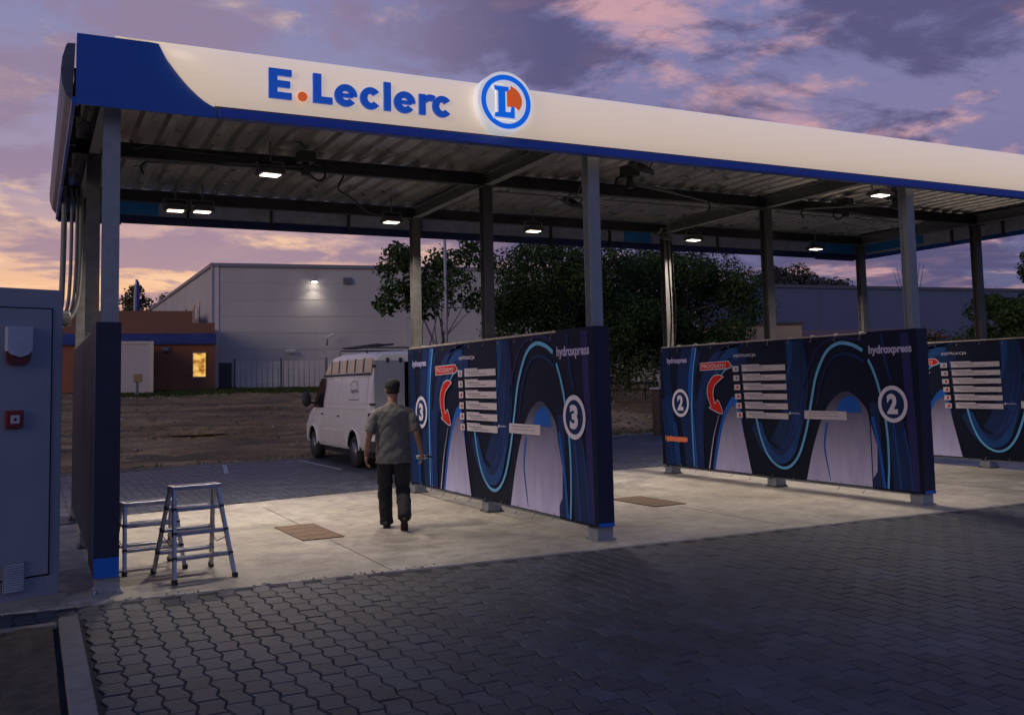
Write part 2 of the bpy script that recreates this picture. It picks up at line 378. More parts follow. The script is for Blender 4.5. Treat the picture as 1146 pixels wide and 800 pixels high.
# wash slab
def slab():
    m = bpy.data.materials.new('slab_concrete'); m.use_nodes = True; t = m.node_tree; p = t.nodes['Principled BSDF']; L = t.links
    tcn = t.nodes.new('ShaderNodeTexCoord')
    def nn(sc, det=8, dist=0, ro=.6):
        n = t.nodes.new('ShaderNodeTexNoise'); n.inputs['Scale'].default_value = sc; n.inputs['Detail'].default_value = det; n.inputs['Distortion'].default_value = dist; n.inputs['Roughness'].default_value = ro
        L.new(tcn.outputs['Object'], n.inputs[0]); return n.outputs[0]
    def rp(f, a, ca_, b, cb):
        n = t.nodes.new('ShaderNodeValToRGB'); e = n.color_ramp.elements; e[0].position, e[0].color = a, ca_; e[1].position, e[1].color = b, cb; L.new(f, n.inputs[0]); return n.outputs[0]
    c1 = rp(nn(.55, 9, .6), .3, (.22, .205, .18, 1), .7, (.42, .395, .35, 1))
    c2 = rp(nn(3.5, 9, 1.2), .36, (.72, .71, .70, 1), .6, (1.05, 1.05, 1.05, 1))
    c3 = rp(nn(45, 4), .3, (.88, .88, .88, 1), .7, (1.08, 1.08, 1.08, 1))
    def mul(a, b):
        n = t.nodes.new('ShaderNodeMix'); n.data_type = 'RGBA'; n.blend_type = 'MULTIPLY'; n.inputs[0].default_value = 1; L.new(a, n.inputs[6]); L.new(b, n.inputs[7]); return n.outputs[2]
    L.new(mul(mul(c1, c2), c3), p.inputs['Base Color'])
    r_ = t.nodes.new('ShaderNodeMapRange'); L.new(nn(1.7, 8, .8), r_.inputs[0]); r_.inputs[1].default_value = .35; r_.inputs[2].default_value = .65; r_.inputs[3].default_value = .38; r_.inputs[4].default_value = .8; L.new(r_.outputs[0], p.inputs['Roughness'])
    b = t.nodes.new('ShaderNodeBump'); b.inputs['Strength'].default_value = .25; b.inputs['Distance'].default_value = .01; L.new(nn(25), b.inputs['Height']); L.new(b.outputs[0], p.inputs['Normal'])
    xs = [-4, -.3, .2, .21]+[1+i for i in range(17)]
    mbx = MB(); n = len(xs); vs = []; rough_edge = lambda x, i: .02*noise.noise(Vector((x*3, 0, 0)))
    fx = []; x = -4.0
    while x <= 17: fx.append(x); x += .12
    n = len(fx); vs = [(x, slab_f(x)+.015*noise.noise(Vector((x*4, 1, 0))), .004) for x in fx]+[(x, slab_b(x)+.01*noise.noise(Vector((x*4, 6, 0))), .004) for x in fx]
    mbx.add(vs, [(i, i+1, n+i+1, n+i) for i in range(n-1)])
    mbx.add([(x, slab_f(x)+.015*noise.noise(Vector((x*4, 1, 0))), .004) for x in fx]+[(x, slab_f(x)-.01, -.012) for x in fx], [(i, n+i, n+i+1, i+1) for i in range(n-1)])
    tag(mbx.build('wash_bay_floor', m), kind='structure')
slab()
# saw-cut joints in the slab between bays
mb = MB()
for X_ in (2.45, 7.3, 12.3):
    mb.box(X_-.004, X_+.004, -.35, 1.7, .005, .0062); mb.box(X_-.004, X_+.004, 3.1, 5.3, .005, .0062)
tag(mb.build('floor_joint', M_sand), kind='structure')
# loose soil and kerb in front of the cabinet
mb = MB(); nx, ny = 60, 60
vs = [(-3.2+2.76*i/nx, -7+5.86*j/ny, .015+.03*noise.noise(Vector((i*.22, j*.22, 0)))+.018*noise.noise(Vector((i*.8, j*.8, 4)))) for j in range(ny+1) for i in range(nx+1)]
mb.add(vs, [(j*(nx+1)+i, j*(nx+1)+i+1, (j+1)*(nx+1)+i+1, (j+1)*(nx+1)+i) for j in range(ny) for i in range(nx)], 0, True)
tag(mb.build('soil_bed', mat('soil', (.055, .043, .032), .95, var=.5, scale=9, bump=1, bscale=35)), kind='structure')
M_kerb = mat('kerb_stone', (.17, .16, .155), .85, var=.22, scale=8, bump=.5)
mb = MB(); y = -1.06
while y > -7: mb.box(-.40, -.265, y-.995, y, -.02, .06, bev=.008); y -= 1.0
mb.box(-3.2, -.41, -1.135, -1.06, -.02, .03, bev=.006)
tag(mb.build('kerb', M_kerb), kind='structure')

# ------------------------------------------------------------------ palette
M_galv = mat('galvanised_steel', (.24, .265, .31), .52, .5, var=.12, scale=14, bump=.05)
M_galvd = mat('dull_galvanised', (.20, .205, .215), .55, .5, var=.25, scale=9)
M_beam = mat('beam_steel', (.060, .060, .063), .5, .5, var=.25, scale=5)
M_post2 = mat('shaded_post', (.10, .10, .105), .6, .3, var=.25, scale=9)  # darker copy of the post steel: shade painted into middle and back rows
M_deck = mat('deck_sheet', (.46, .45, .43), .30, .7, var=.2, scale=3)
M_blue = mat('blue_fascia', (.005, .065, .40), .30, 0, var=.05, scale=2, coat=.3)
M_blue2 = mat('bright_blue', (.006, .09, .45), .4, 0, var=.04)
M_strip = mat('strip_blue', (.02, .065, .42), .35, 0, var=.04)
M_white = mat('white_lightbox', (.80, .72, .62), .35, 0, var=.03, scale=1.5, emit=(1, .79, .61), estr=.44, coat=.2)
M_black = mat('black_rubber', (.012, .012, .013), .6)
M_blk2 = mat('shadow_gap', (.006, .007, .010), .8)
M_grey = mat('grey_pipe', (.16, .165, .17), .5)
M_navy = mat('banner_end', (.008, .010, .034), .5, var=.15)

# ------------------------------------------------------------------ canopy
can = thing('canopy', 'long steel car wash canopy with a cream lit front and blue corner', 'canopy', (0, 0, 0))
ZB, ZT = 4.193, 4.795; X0, X1 = -.306, 15.306; YF, YB = -.348, 5.908; ZC = 4.454
ROWS = (0., 2.795, 5.57)
# trapezoidal roof deck (ribs run front to back)
mb = MB(); prof = []; x = X0+.04
while x < X1-.05: prof += [(x, 4.70), (x+.11, 4.70), (x+.15, 4.655), (x+.23, 4.655), (x+.27, 4.70)]; x += .27
for y0_, y1_ in ((YF+.05, YB-.1),):
    n = len(prof); vs = [(a, y0_, b) for a, b in prof]+[(a, y1_, b) for a, b in prof]+[(a, y0_, b+.008) for a, b in prof]+[(a, y1_, b+.008) for a, b in prof]
    mb.add(vs, [(i, i+1, n+i+1, n+i) for i in range(n-1)]+[(2*n+i, 3*n+i, 3*n+i+1, 2*n+i+1) for i in range(n-1)])
mb.build('roof_deck', M_deck, can)
# beams: I sections
def ibeam_x(y, z, h=.17, w=.10):
    m = MB(); m.box(X0+.06, X1-.06, y-w/2, y+w/2, z, z+.012); m.box(X0+.06, X1-.06, y-.006, y+.006, z+.012, z+h-.012); m.box(X0+.06, X1-.06, y-w/2, y+w/2, z+h-.012, z+h)
    m.build('beam', M_beam, can)
def ibeam_y(xc, z, y0, y1, h=.17, w=.12):
    m = MB(); m.box(xc-w/2, xc+w/2, y0, y1, z, z+.012); m.box(xc-.006, xc+.006, y0, y1, z+.012, z+h-.012); m.box(xc-w/2, xc+w/2, y0, y1, z+h-.012, z+h)
    m.build('beam', M_galvd, can)
for y in ROWS: ibeam_x(y, ZC+.01)
for k in range(4):
    ibeam_y(5*k, ZC+.004, YF+.1, ROWS[1]-.06); ibeam_y(5*k, ZC+.004, ROWS[1]+.06, ROWS[2]-.06)
# posts: H sections, flanges facing front and back
def post(xc, yc):
    m = MB(); w = .14; t_ = .010; z1 = ZC
    m.box(xc-w/2, xc+w/2, yc-w/2, yc-w/2+t_, .015, z1); m.box(xc-w/2, xc+w/2, yc+w/2-t_, yc+w/2, .015, z1)
    m.box(xc-.005, xc+.005, yc-w/2+t_, yc+w/2-t_, .015, z1)
    m.box(xc-.125, xc+.125, yc-.125, yc+.125, .004, .022)
    for a in (-.095, .095):
        for b in (-.095, .095): m.tube([(xc+a, yc+b, .02), (xc+a, yc+b, .05)], .012, 6); m.tube([(xc+a, yc+b, .022), (xc+a, yc+b, .036)], .02, 6)
    m.box(xc-.11, xc+.11, yc-.10, yc+.10, z1-.014, z1-.001)
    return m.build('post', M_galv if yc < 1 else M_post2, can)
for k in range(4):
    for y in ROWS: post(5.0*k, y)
# cut-out boundary of the blue corner plate: (x, z)
CUT = [(.35, 4.795), (.42, 4.66), (.52, 4.53), (.62, 4.42), (.74, 4.32), (.85, 4.262)]
def cutx(z):
    z = min(max(z, CUT[-1][1]), CUT[0][1])
    for (xa, za), (xb, zb) in zip(CUT, CUT[1:]):
        if zb <= z <= za: return xa+(za-z)/(za-zb)*(xb-xa)
    return .35
cs = catmull([(c_[0], c_[1], 0) for c_ in CUT], 6)
plate = [(X0, ZB-.015), (X0, ZT)]+[(p.x, p.y) for p in cs]+[(.86, ZB-.02)]
mb = MB(); mb.prism(plate, lambda a, b, d: (a, YF+d, b), -.012, .012)
mb.box(X0, X0+.02, YF+.012, YF+.09, ZB-.01, ZT-.002)
pl = mb.build('corner_panel', M_blue, can); pl['label'] = 'flat blue corner panel with a curved edge'
mb = MB(); mb.box(.862, X1, YF-.075, YF+.03, ZB-.025, ZB+.062, bev=.006); mb.build('fascia_strip', M_strip, can)
mb = MB(); mb.box(.87, X1, YF-.03, YF+.02, ZB+.064, ZB+.085)
rib = [Vector((p.x-.012, p.y-.004, 0)) for p in cs]
mb.build('shadow_gap', M_blk2, can)
# cream barrel lightbox
PRO = []
for i in range(17):
    t = i/16; z = 4.278+t*.545; yb = YF-.035-.095*math.sin(PI*min(1, t*1.02)**.85)**.7 if 0 < t < 1 else YF-.03
    if t > .93: yb = YF-.03+(t-.93)/.07*.05
    PRO.append((yb, z))
xs = [X0+.3+.0]+[1.0+i*.5 for i in range(29)]+[X1]
vs = []; fs = []; nx = len(xs)+1
for (y, z) in PRO:
    st = cutx(z)+.014
    if z > 4.79: st = .0
    vs.append((st, YF+.03, z)); 
    for i, x in enumerate(xs): vs.append((st if i == 0 else x, y, z))
for j in range(len(PRO)-1):
    for i in range(nx-1): fs.append((j*nx+i, j*nx+i+1, (j+1)*nx+i+1, (j+1)*nx+i))
mb = MB(); mb.add(vs, fs, 0, True)
tb = len(PRO)-1; mb.box(0., X1, PRO[tb][0], YF+.12, 4.823-.012, 4.823)
lb = mb.build('lightbox', M_white, can)
def fasY(z):
    for (ya, za), (yb, zb) in zip(PRO, PRO[1:]):
        if za <= z <= zb: return ya+(yb-ya)*(z-za)/(zb-za)
    return YF-.1
# vertical panel joints on the lightbox
mb = MB()
# lettering
M_logoblue = mat('letter_blue', (.012, .085, .50), .4, var=.03, emit=(.01, .10, .6), estr=.35)
M_orange = mat('letter_orange', (.85, .13, .015), .4, var=.03, emit=(1, .16, .02), estr=.35)
fn = lambda a, b: (a, fasY(b)-.008, b)
def glyph(ch, a0, a1, b0, b1, t=.071):
    """bold grotesque letters drawn as strokes with depth"""
    mb = MB(); P3 = lambda a, b, d: (a, YF-.127-d, b)
    def poly(P): mb.prism(P, P3, 0, .032)
    def rect(x0, x1, y0, y1): poly([(x0, y0), (x1, y0), (x1, y1), (x0, y1)])
    cx, cy, rx, ry = (a0+a1)/2, (b0+b1)/2, (a1-a0)/2, (b1-b0)/2
    def arc(d0, d1, n=30):
        A = [R(d0+(d1-d0)*i/n) for i in range(n+1)]
        for p, q in zip(A, A[1:]):
            poly([(cx+rx*math.cos(p), cy+ry*math.sin(p)), (cx+rx*math.cos(q), cy+ry*math.sin(q)), (cx+(rx-t)*math.cos(q), cy+(ry-t*.88)*math.sin(q)), (cx+(rx-t)*math.cos(p), cy+(ry-t*.88)*math.sin(p))])
    if ch == 'E':
        rect(a0, a0+t*1.1, b0, b1); m_ = (b0+b1)/2; h = t*.88
        rect(a0+t*1.1, a1, b0, b0+h); rect(a0+t*1.1, a1, b1-h, b1); rect(a0+t*1.1, a1-.014, m_-h/2, m_+h/2)
    elif ch == 'L': rect(a0, a0+t*1.1, b0, b1); rect(a0+t*1.1, a1, b0, b0+t*.9)
    elif ch == 'l': rect(a0, a1, b0, b1)
    elif ch == 'c': arc(38, 322)
    elif ch == 'e': arc(-2, 322, 34); rect(a0+t*.9, a1-t*.55, cy-.018, cy+.018)
    elif ch == 'r':
        rect(a0, a0+t*.95, b0, b1-.004); cx, cy, rx, ry = a0+.085+.035, b1-.105, .105, .105; arc(58, 150, 10)
    mb.build('letter', [M_logoblue], can)
for ch_, a0_, a1_, b0_, b1_ in (('E', 1.29, 1.50, 4.375, 4.655), ('L', 1.70, 1.885, 4.375, 4.655), ('e', 1.905, 2.125, 4.370, 4.585), ('c', 2.155, 2.365, 4.370, 4.585), ('l', 2.393, 2.463, 4.375, 4.655), ('e', 2.495, 2.715, 4.370, 4.585), ('r', 2.755, 2.88, 4.375, 4.585), ('c', 2.895, 3.105, 4.370, 4.585)):
    glyph(ch_, a0_, a1_, b0_, b1_)
mb = MB(); mb.disc((1.60, YF-.158, 4.418), .045, (0, -1, 0), 0, 24, 0, .012); mb.build('lettering_dot', M_orange, can)
# round sign
sgn = MB(); LX, LZ, LY = 3.665, 4.578, -.585
sgn.disc((LX, LY, LZ), .312, (0, -1, 0), 0, 64, 0, .17)
ds = sgn.build('round_sign', mat('sign_white', (.82, .82, .82), .4, var=.02, emit=(1, 1, 1), estr=.38), can)
mb = MB(); mb.disc((LX, LY-.004, LZ), .280, (0, -1, 0), 0, 64, .226); mb.build('ring', mat('sign_blue', (.01, .14, .72), .4, var=.02, emit=(.0, .16, .9), estr=.5), ds)
orr = [(-.03, .165)]+[(.005+.175*math.cos(a), .02+.155*math.sin(a)) for a in [R(100-i*10) for i in range(15)]]+[(.105, -.05), (-.02, -.05)]
mb = MB(); mb.prism(orr, lambda a, b, d: (LX+a, LY-d, LZ+b), .006, .006, 0, True); mb.build('orange_shape', M_orange, ds)
LP = [(a_*.9+.0, b_*.93) for a_, b_ in [(-.15, .165), (.03, .165), (.03, .12), (-.015, .11), (-.015, -.115), (.045, -.115), (.06, -.05), (.10, -.05), (.10, -.18), (-.15, -.18), (-.15, -.135), (-.105, -.125), (-.105, .11), (-.15, .12)]]
cxL, czL = -.03, -.02
mb = MB(); mb.prism([(cxL+(a-cxL)*1.0+(.02 if a > cxL else -.02), b+(.018 if b > czL else -.018)) for a, b in LP], lambda a, b, d: (LX+a, LY-d, LZ+b), .009, .009, 0, True)
mb.build('letter_outline', MATS['sign_white'], ds)
mb = MB(); mb.prism(LP, lambda a, b, d: (LX+a, LY-d, LZ+b), .013, .013, 0, True); mb.build('letter', MATS['sign_blue'], ds)
# side and back fascias: bulged grey-white sheet on brackets, blue strip at the foot
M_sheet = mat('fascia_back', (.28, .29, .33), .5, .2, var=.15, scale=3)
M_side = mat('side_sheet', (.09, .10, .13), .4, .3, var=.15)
def prof_side(o):   # distance out, z
    return [(o+.02, 4.27), (o+.075, 4.34), (o+.105, 4.44), (o+.115, 4.55), (o+.105, 4.66), (o+.08, 4.76), (o+.065, 4.795), (o+.0, 4.80)]
def side(xs_, sgnx):
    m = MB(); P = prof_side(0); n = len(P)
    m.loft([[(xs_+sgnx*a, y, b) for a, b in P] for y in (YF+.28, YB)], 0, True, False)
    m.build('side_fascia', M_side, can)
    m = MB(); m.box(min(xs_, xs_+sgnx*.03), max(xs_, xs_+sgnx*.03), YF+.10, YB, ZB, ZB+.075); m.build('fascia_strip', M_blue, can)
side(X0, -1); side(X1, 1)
m = MB(); P = prof_side(0); m.loft([[(x, YB+a, b) for a, b in P] for x in (X0+.3, X1-.3)], 0, True, False); m.build('back_fascia', M_sheet, can)
for (a, b) in ((X0, X0+.85), (X1-1.1, X1)):
    m = MB(); m.box(a, b, YB+.14, YB+.16, ZB, ZT); m.build('corner_panel', M_blue, can)
m = MB(); m.box(X0, X1, YB-.02, YB+.01, ZB, ZB+.12); m.build('fascia_strip', mat('dark_blue_strip', (.006, .018, .10), .4), can)
m = MB(); m.box(X0, X1, YB-.015, YB-.003, ZB+.125, ZB+.33); m.build('back_sheet', mat('back_sheet', (.30, .33, .42), .45, .1, var=.2), can)
m = MB(); m.box(X0+.3, X1-.3, YB-.03, YB-.005, ZB+.345, ZB+.375); m.build('skylit_gap', mat('skylit_pale', (.6, .58, .56), .5, .1), can)  # pale bar painted as the sky-lit gap between deck and back fascia
xx = .2
while xx < 15.2:
    m = MB(); m.box(xx, xx+.035, YB-.075, YB-.022, ZB+.02, 4.66); m.build('bracket', M_beam, can); xx += 1.25
for xs_ in (X0, X1):
    yy = .2
    s_ = 1 if xs_ < 0 else -1
    while yy < 5.9: m = MB(); m.box(min(xs_, xs_+s_*.06)+.0, max(xs_, xs_+s_*.06), yy, yy+.035, ZB+.02, 4.66); m.build('bracket', M_beam, can); yy += 1.1
    m = MB(); m.box(min(xs_+s_*.004, xs_+s_*.012), max(xs_+s_*.004, xs_+s_*.012), .1, YB-.03, ZB+.08, ZB+.40); m.build('side_sheet', MATS['back_sheet'] if s_ < 0 else M_galvd, can)
# bright blue sheets turning the back corner on the right, orange strap
for a_, b_ in ((13.9, 15.25), (9.3, 9.9), (X0+.03, 1.05)):
    m = MB(); m.box(a_, b_, YB-.026, YB-.021, ZB+.13, ZB+.38); m.build('blue_sheet', mat('translucent_blue', (.02, .16, .46), .4, emit=None), can)
m = MB(); m.box(15.27, 15.29, 4.2, YB-.05, ZB+.13, ZB+.40); m.build('blue_sheet', MATS['translucent_blue'], can)

# ------------------------------------------------------------------ ceiling lamps
M_lens = mat('lamp_lens', (.9, .9, .9), .4, emit=(1, .80, .60), estr=6)
M_house = mat('lamp_housing', (.10, .10, .105), .45, .4)
M_off = mat('lamp_glass_off', (.10, .10, .11), .15)
def lamp(loc, label, rz=0, power=62, lit=True):
    t = thing('ceiling_lamp', label, 'lamp', loc, rz, 'flat floodlights under the canopy')
    m = MB(); m.box(-.15, .15, -.12, .12, .0, .045, bev=.01)
    for k in range(7): m.box(-.12, .12, -.10+k*.033, -.092+k*.033, .045, .07)
    m.build('housing', M_house, t)
    m = MB(); m.box(-.105, .105, -.075, .075, -.008, -.0005, bev=.003); m.build('lens', M_lens if lit else M_off, t)
    m = MB(); m.bar((-.16, 0, .03), (-.16, 0, .16), .006, .03); m.bar((.16, 0, .03), (.16, 0, .16), .006, .03); m.bar((-.16, 0, .16), (.16, 0, .16), .03, .006); m.tube([(0, 0, .16), (0, 0, .40)], .012, 6)
    m.build('bracket', M_galvd, t)
    if lit:
        ld = bpy.data.lights.new('lamp', 'AREA'); ld.shape = 'RECTANGLE'; ld.size = .24; ld.size_y = .18; ld.energy = power; ld.spread = R(128); ld.color = (1, .84, .68)
        lo = bpy.data.objects.new('lamp_light', ld); COL.objects.link(lo); lo.parent = t; lo.location = (0, 0, -.015)
    return t
LAMPS = [((1.89, 2.17, 4.25), 'lit flat lamp hanging beside the middle beam over the bay with the ladders'),
 ((1.17, 4.94, 4.25), 'left one of the two lit flat lamps side by side at the back edge'),
 ((1.53, 4.91, 4.25), 'right one of the two lit flat lamps side by side at the back edge'),
 ((4.35, 4.88, 4.25), 'lit flat lamp just left of the rear post behind the panel marked 3'),
 ((6.88, 4.95, 4.25), 'lit flat lamp at the back edge just left of the front post of panel 3'),
 ((10.17, 4.93, 4.25), 'lit flat lamp at the back edge just right of the rear post of panel 2'),
 ((13.35, 5.15, 4.25), 'lit flat lamp at the back right before the blue corner sheet'),
 ((10.07, .49, 4.25), 'lit flat lamp near the front beside the post of panel 2')]
for loc, lb_ in LAMPS: lamp(loc, lb_, RND.uniform(-.12, .12), power=(62 if loc[0] < 5 else 84) if loc[1] > 1 else 66)
for loc, lb_ in (((6.35, 2.75, 4.27), 'unlit square floodlight frame beside the front post of panel 3'), ((9.35, 4.74, 4.24), 'unlit square floodlight turned outward at the top of the rear post of panel 2'), ((6.2, .75, 4.36), 'dark unlit floodlight under the deck right of the front post of panel 3')):
    t = lamp(loc, lb_, .3, lit=False); t.rotation_euler = (R(35), 0, .4)

# ------------------------------------------------------------------ wash booms
def boom(loc, rz, label, L=1.7):
    t = thing('ceiling_boom', label, 'wash boom', loc, rz, 'swinging hose booms under the canopy')
    m = MB(); m.box(-.10, .10, -.10, .10, .06, .20, bev=.01); m.tube([(0, 0, -.02), (0, 0, .07)], .045, 12); m.box(-.05, .05, -.035, .035, -.10, -.01, bev=.008); m.build('pivot', M_beam, t)
    m = MB(); m.tube([(0, 0, -.04), (L*.5, 0, -.06), (L, 0, -.10)], .012, 8); m.tube([(0, .03, .0), (L*.55, .01, -.035)], .008, 6); m.build('arm', M_galvd, t)
    pts = [(-.02, .0, -.06), (-.14, .03, -.15), (-.22, .06, -.10), (-.20, .05, .02), (-.08, .03, .06)]
    m = MB(); m.tube(catmull(pts, 8), .014, 8); pts = [(L, 0, -.10), (L+.05, 0, -.16), (L+.02, 0, -.24)]; m.tube(catmull(pts, 6), .012, 8); m.build('hose', M_black, t)
    return t
boom((2.35, 2.30, 4.40), R(183), 'swinging hose boom in the ladder bay, next to the lit lamp', 1.85)
boom((6.6, 1.6, 4.42), R(15), 'swinging hose boom in the bay between panels 3 and 2', 1.7)
boom((11.2, 2.25, 4.40), R(8), 'swinging hose boom above panel 2', 1.9)
boom((11.5, 1.5, 4.42), R(160), 'second thin hose boom above panel 2, nearer the front', 1.5)
m = MB(); m.tube(catmull([(2.95, 2.70, 4.44), (2.9, 2.8, 4.28), (3.05, 2.95, 4.24), (3.35, 3.5, 4.27), (3.75, 4.2, 4.26), (4.25, 4.95, 4.38)], 10), .013, 6)
tag(m.build('cable', M_black), 'black cable sagging from the middle beam to the lamp left of panel 3', 'cable')
m = MB(); m.tube([(.35, 1.9, 4.42), (1.1, 2.02, 4.41), (1.9, 2.15, 4.40)], .010, 6); m.tube(catmull([(.32, 1.9, 4.45), (.36, 1.9, 4.38), (.5, 1.92, 4.42)], 6), .012, 6)
tag(m.build('cable', M_black), 'thin dark cable under the deck at the left end of the ladder bay', 'cable')
def conduit(pts, label, r=.012, mm=None):
    m = MB(); m.tube(pts, r, 8); tag(m.build('conduit', mm or M_galvd), label, 'pipe', 'conduits under the roof')
conduit([(5.2, 2.95, 4.43), (9.8, 2.95, 4.43)], 'thin grey conduit along the middle beam between panels 3 and 2')
conduit([(10.3, 2.9, 4.43), (14.9, 2.95, 4.43)], 'thin grey conduit along the middle beam right of panel 2')
conduit([(7.2, 1.7, 4.36), (9.2, 2.6, 4.36)], 'short grey conduit slanting under the deck between panels 3 and 2')
m = MB()
for (x_, y_, lb_) in ((9.45, 4.75, 'left one of the two black hoses hanging beside the rear post of panel 2'), (9.56, 4.78, 'right one of the two black hoses hanging beside the rear post of panel 2')):
    m = MB(); m.tube(catmull([(x_, y_, 4.25), (x_+.02, y_, 3.6), (x_+.08, y_+.05, 2.9), (x_+.22, y_+.3, 2.32)], 8), .017, 6); tag(m.build('hanging_hose', M_black), lb_, 'hose', 'black hoses beside the rear post')

# pipe bundle at the left behind the cabinet
m = MB()
for i, (dx_, r_) in enumerate(((0, .035), (.09, .022), (.15, .018), (.20, .026))):
    m.tube(catmull([(-.27+dx_, 4.55, 4.40), (-.26+dx_, 4.5, 4.1), (-.27+dx_, 4.5, 3.2), (-.30+dx_*.8, 4.4, 2.75), (-.42+dx_*.3, 4.2, 2.48)], 8), r_, 8)
tag(m.build('pipe_bundle', M_grey), 'bundle of grey pipes and cables dropping behind the tall cabinet', 'pipes')
m = MB(); m.tube(catmull([(-.22, 3.6, 2.62), (-.36, 3.55, 2.60), (-.45, 3.5, 2.48), (-.46, 3.5, 2.2), (-.46, 3.5, 1.9)], 8), .09, 14); m.tube([(-.46, 3.5, 2.15), (-.46, 3.5, 2.19)], .105, 14); m.tube([(-.46, 3.5, 1.85), (-.46, 3.5, 1.1)], .085, 14)
tag(m.build('drain_pipe', M_grey), 'thick grey drain pipe elbow between the tall cabinet and the left divider', 'pipe')

# ------------------------------------------------------------------ divider walls with printed banners
M_b0 = grad_mat('print_navy', (.004, .007, .020), (.008, .011, .032), .2, 2.3)
M_lav = grad_mat('print_lavender', (.36, .35, .56), (.045, .045, .085), .25, 1.42)
M_cyan = mat('print_cyan', (.10, .31, .58), .5, spec=.15, var=.06); M_mid = mat('print_blue', (.010, .045, .17), .5, spec=.15, var=.1)
M_mid2 = mat('print_dark_blue', (.008, .022, .085), .5, spec=.15, var=.1); M_bri = mat('print_bright_blue', (.010, .072, .34), .5, spec=.15, var=.08)
M_pur = mat('print_purple', (.022, .020, .10), .5, spec=.15, var=.1); M_pw = mat('print_white', (.50, .48, .60), .5, spec=.15, var=.05)
M_pw2 = mat('print_text', (.34, .32, .55), .5, spec=.15, var=.05); M_red = mat('print_red', (.40, .014, .010), .5, spec=.15, var=.1)
M_lbl = mat('label_grey', (.38, .35, .42), .55, var=.12, scale=20); M_tx = mat('label_text', (.10, .09, .12), .6)
M_org = mat('print_orange', (.55, .12, .05), .5, spec=.15, var=.1)
ALL = [M_b0, M_lav, M_cyan, M_mid, M_mid2, M_bri, M_pur, M_pw, M_pw2, M_red, M_lbl, M_tx, M_org]
I = {m.name: i for i, m in enumerate(ALL)}
def ribbon(mb, P, w, d, fnp, mi, w2=None):
    C = catmull([(p[0], p[1], 0) for p in P], 10); n = len(C); a = []; b = []
    for i, p in enumerate(C):
        t = (C[min(i+1, n-1)]-C[max(i-1, 0)]); nn_ = Vector((-t.y, t.x, 0)).normalized(); ww = w if w2 is None else w+(w2-w)*i/(n-1)
        q = p+nn_*ww/2; r_ = p-nn_*ww/2; a.append(fnp(q.x, q.y, d)); b.append(fnp(r_.x, r_.y, d))
    mb.add(a+b, [(i, i+1, n+i+1, n+i) for i in range(n-1)], mi)
XL = -.085
def clipz(z): return max(.175, min(2.295, z))
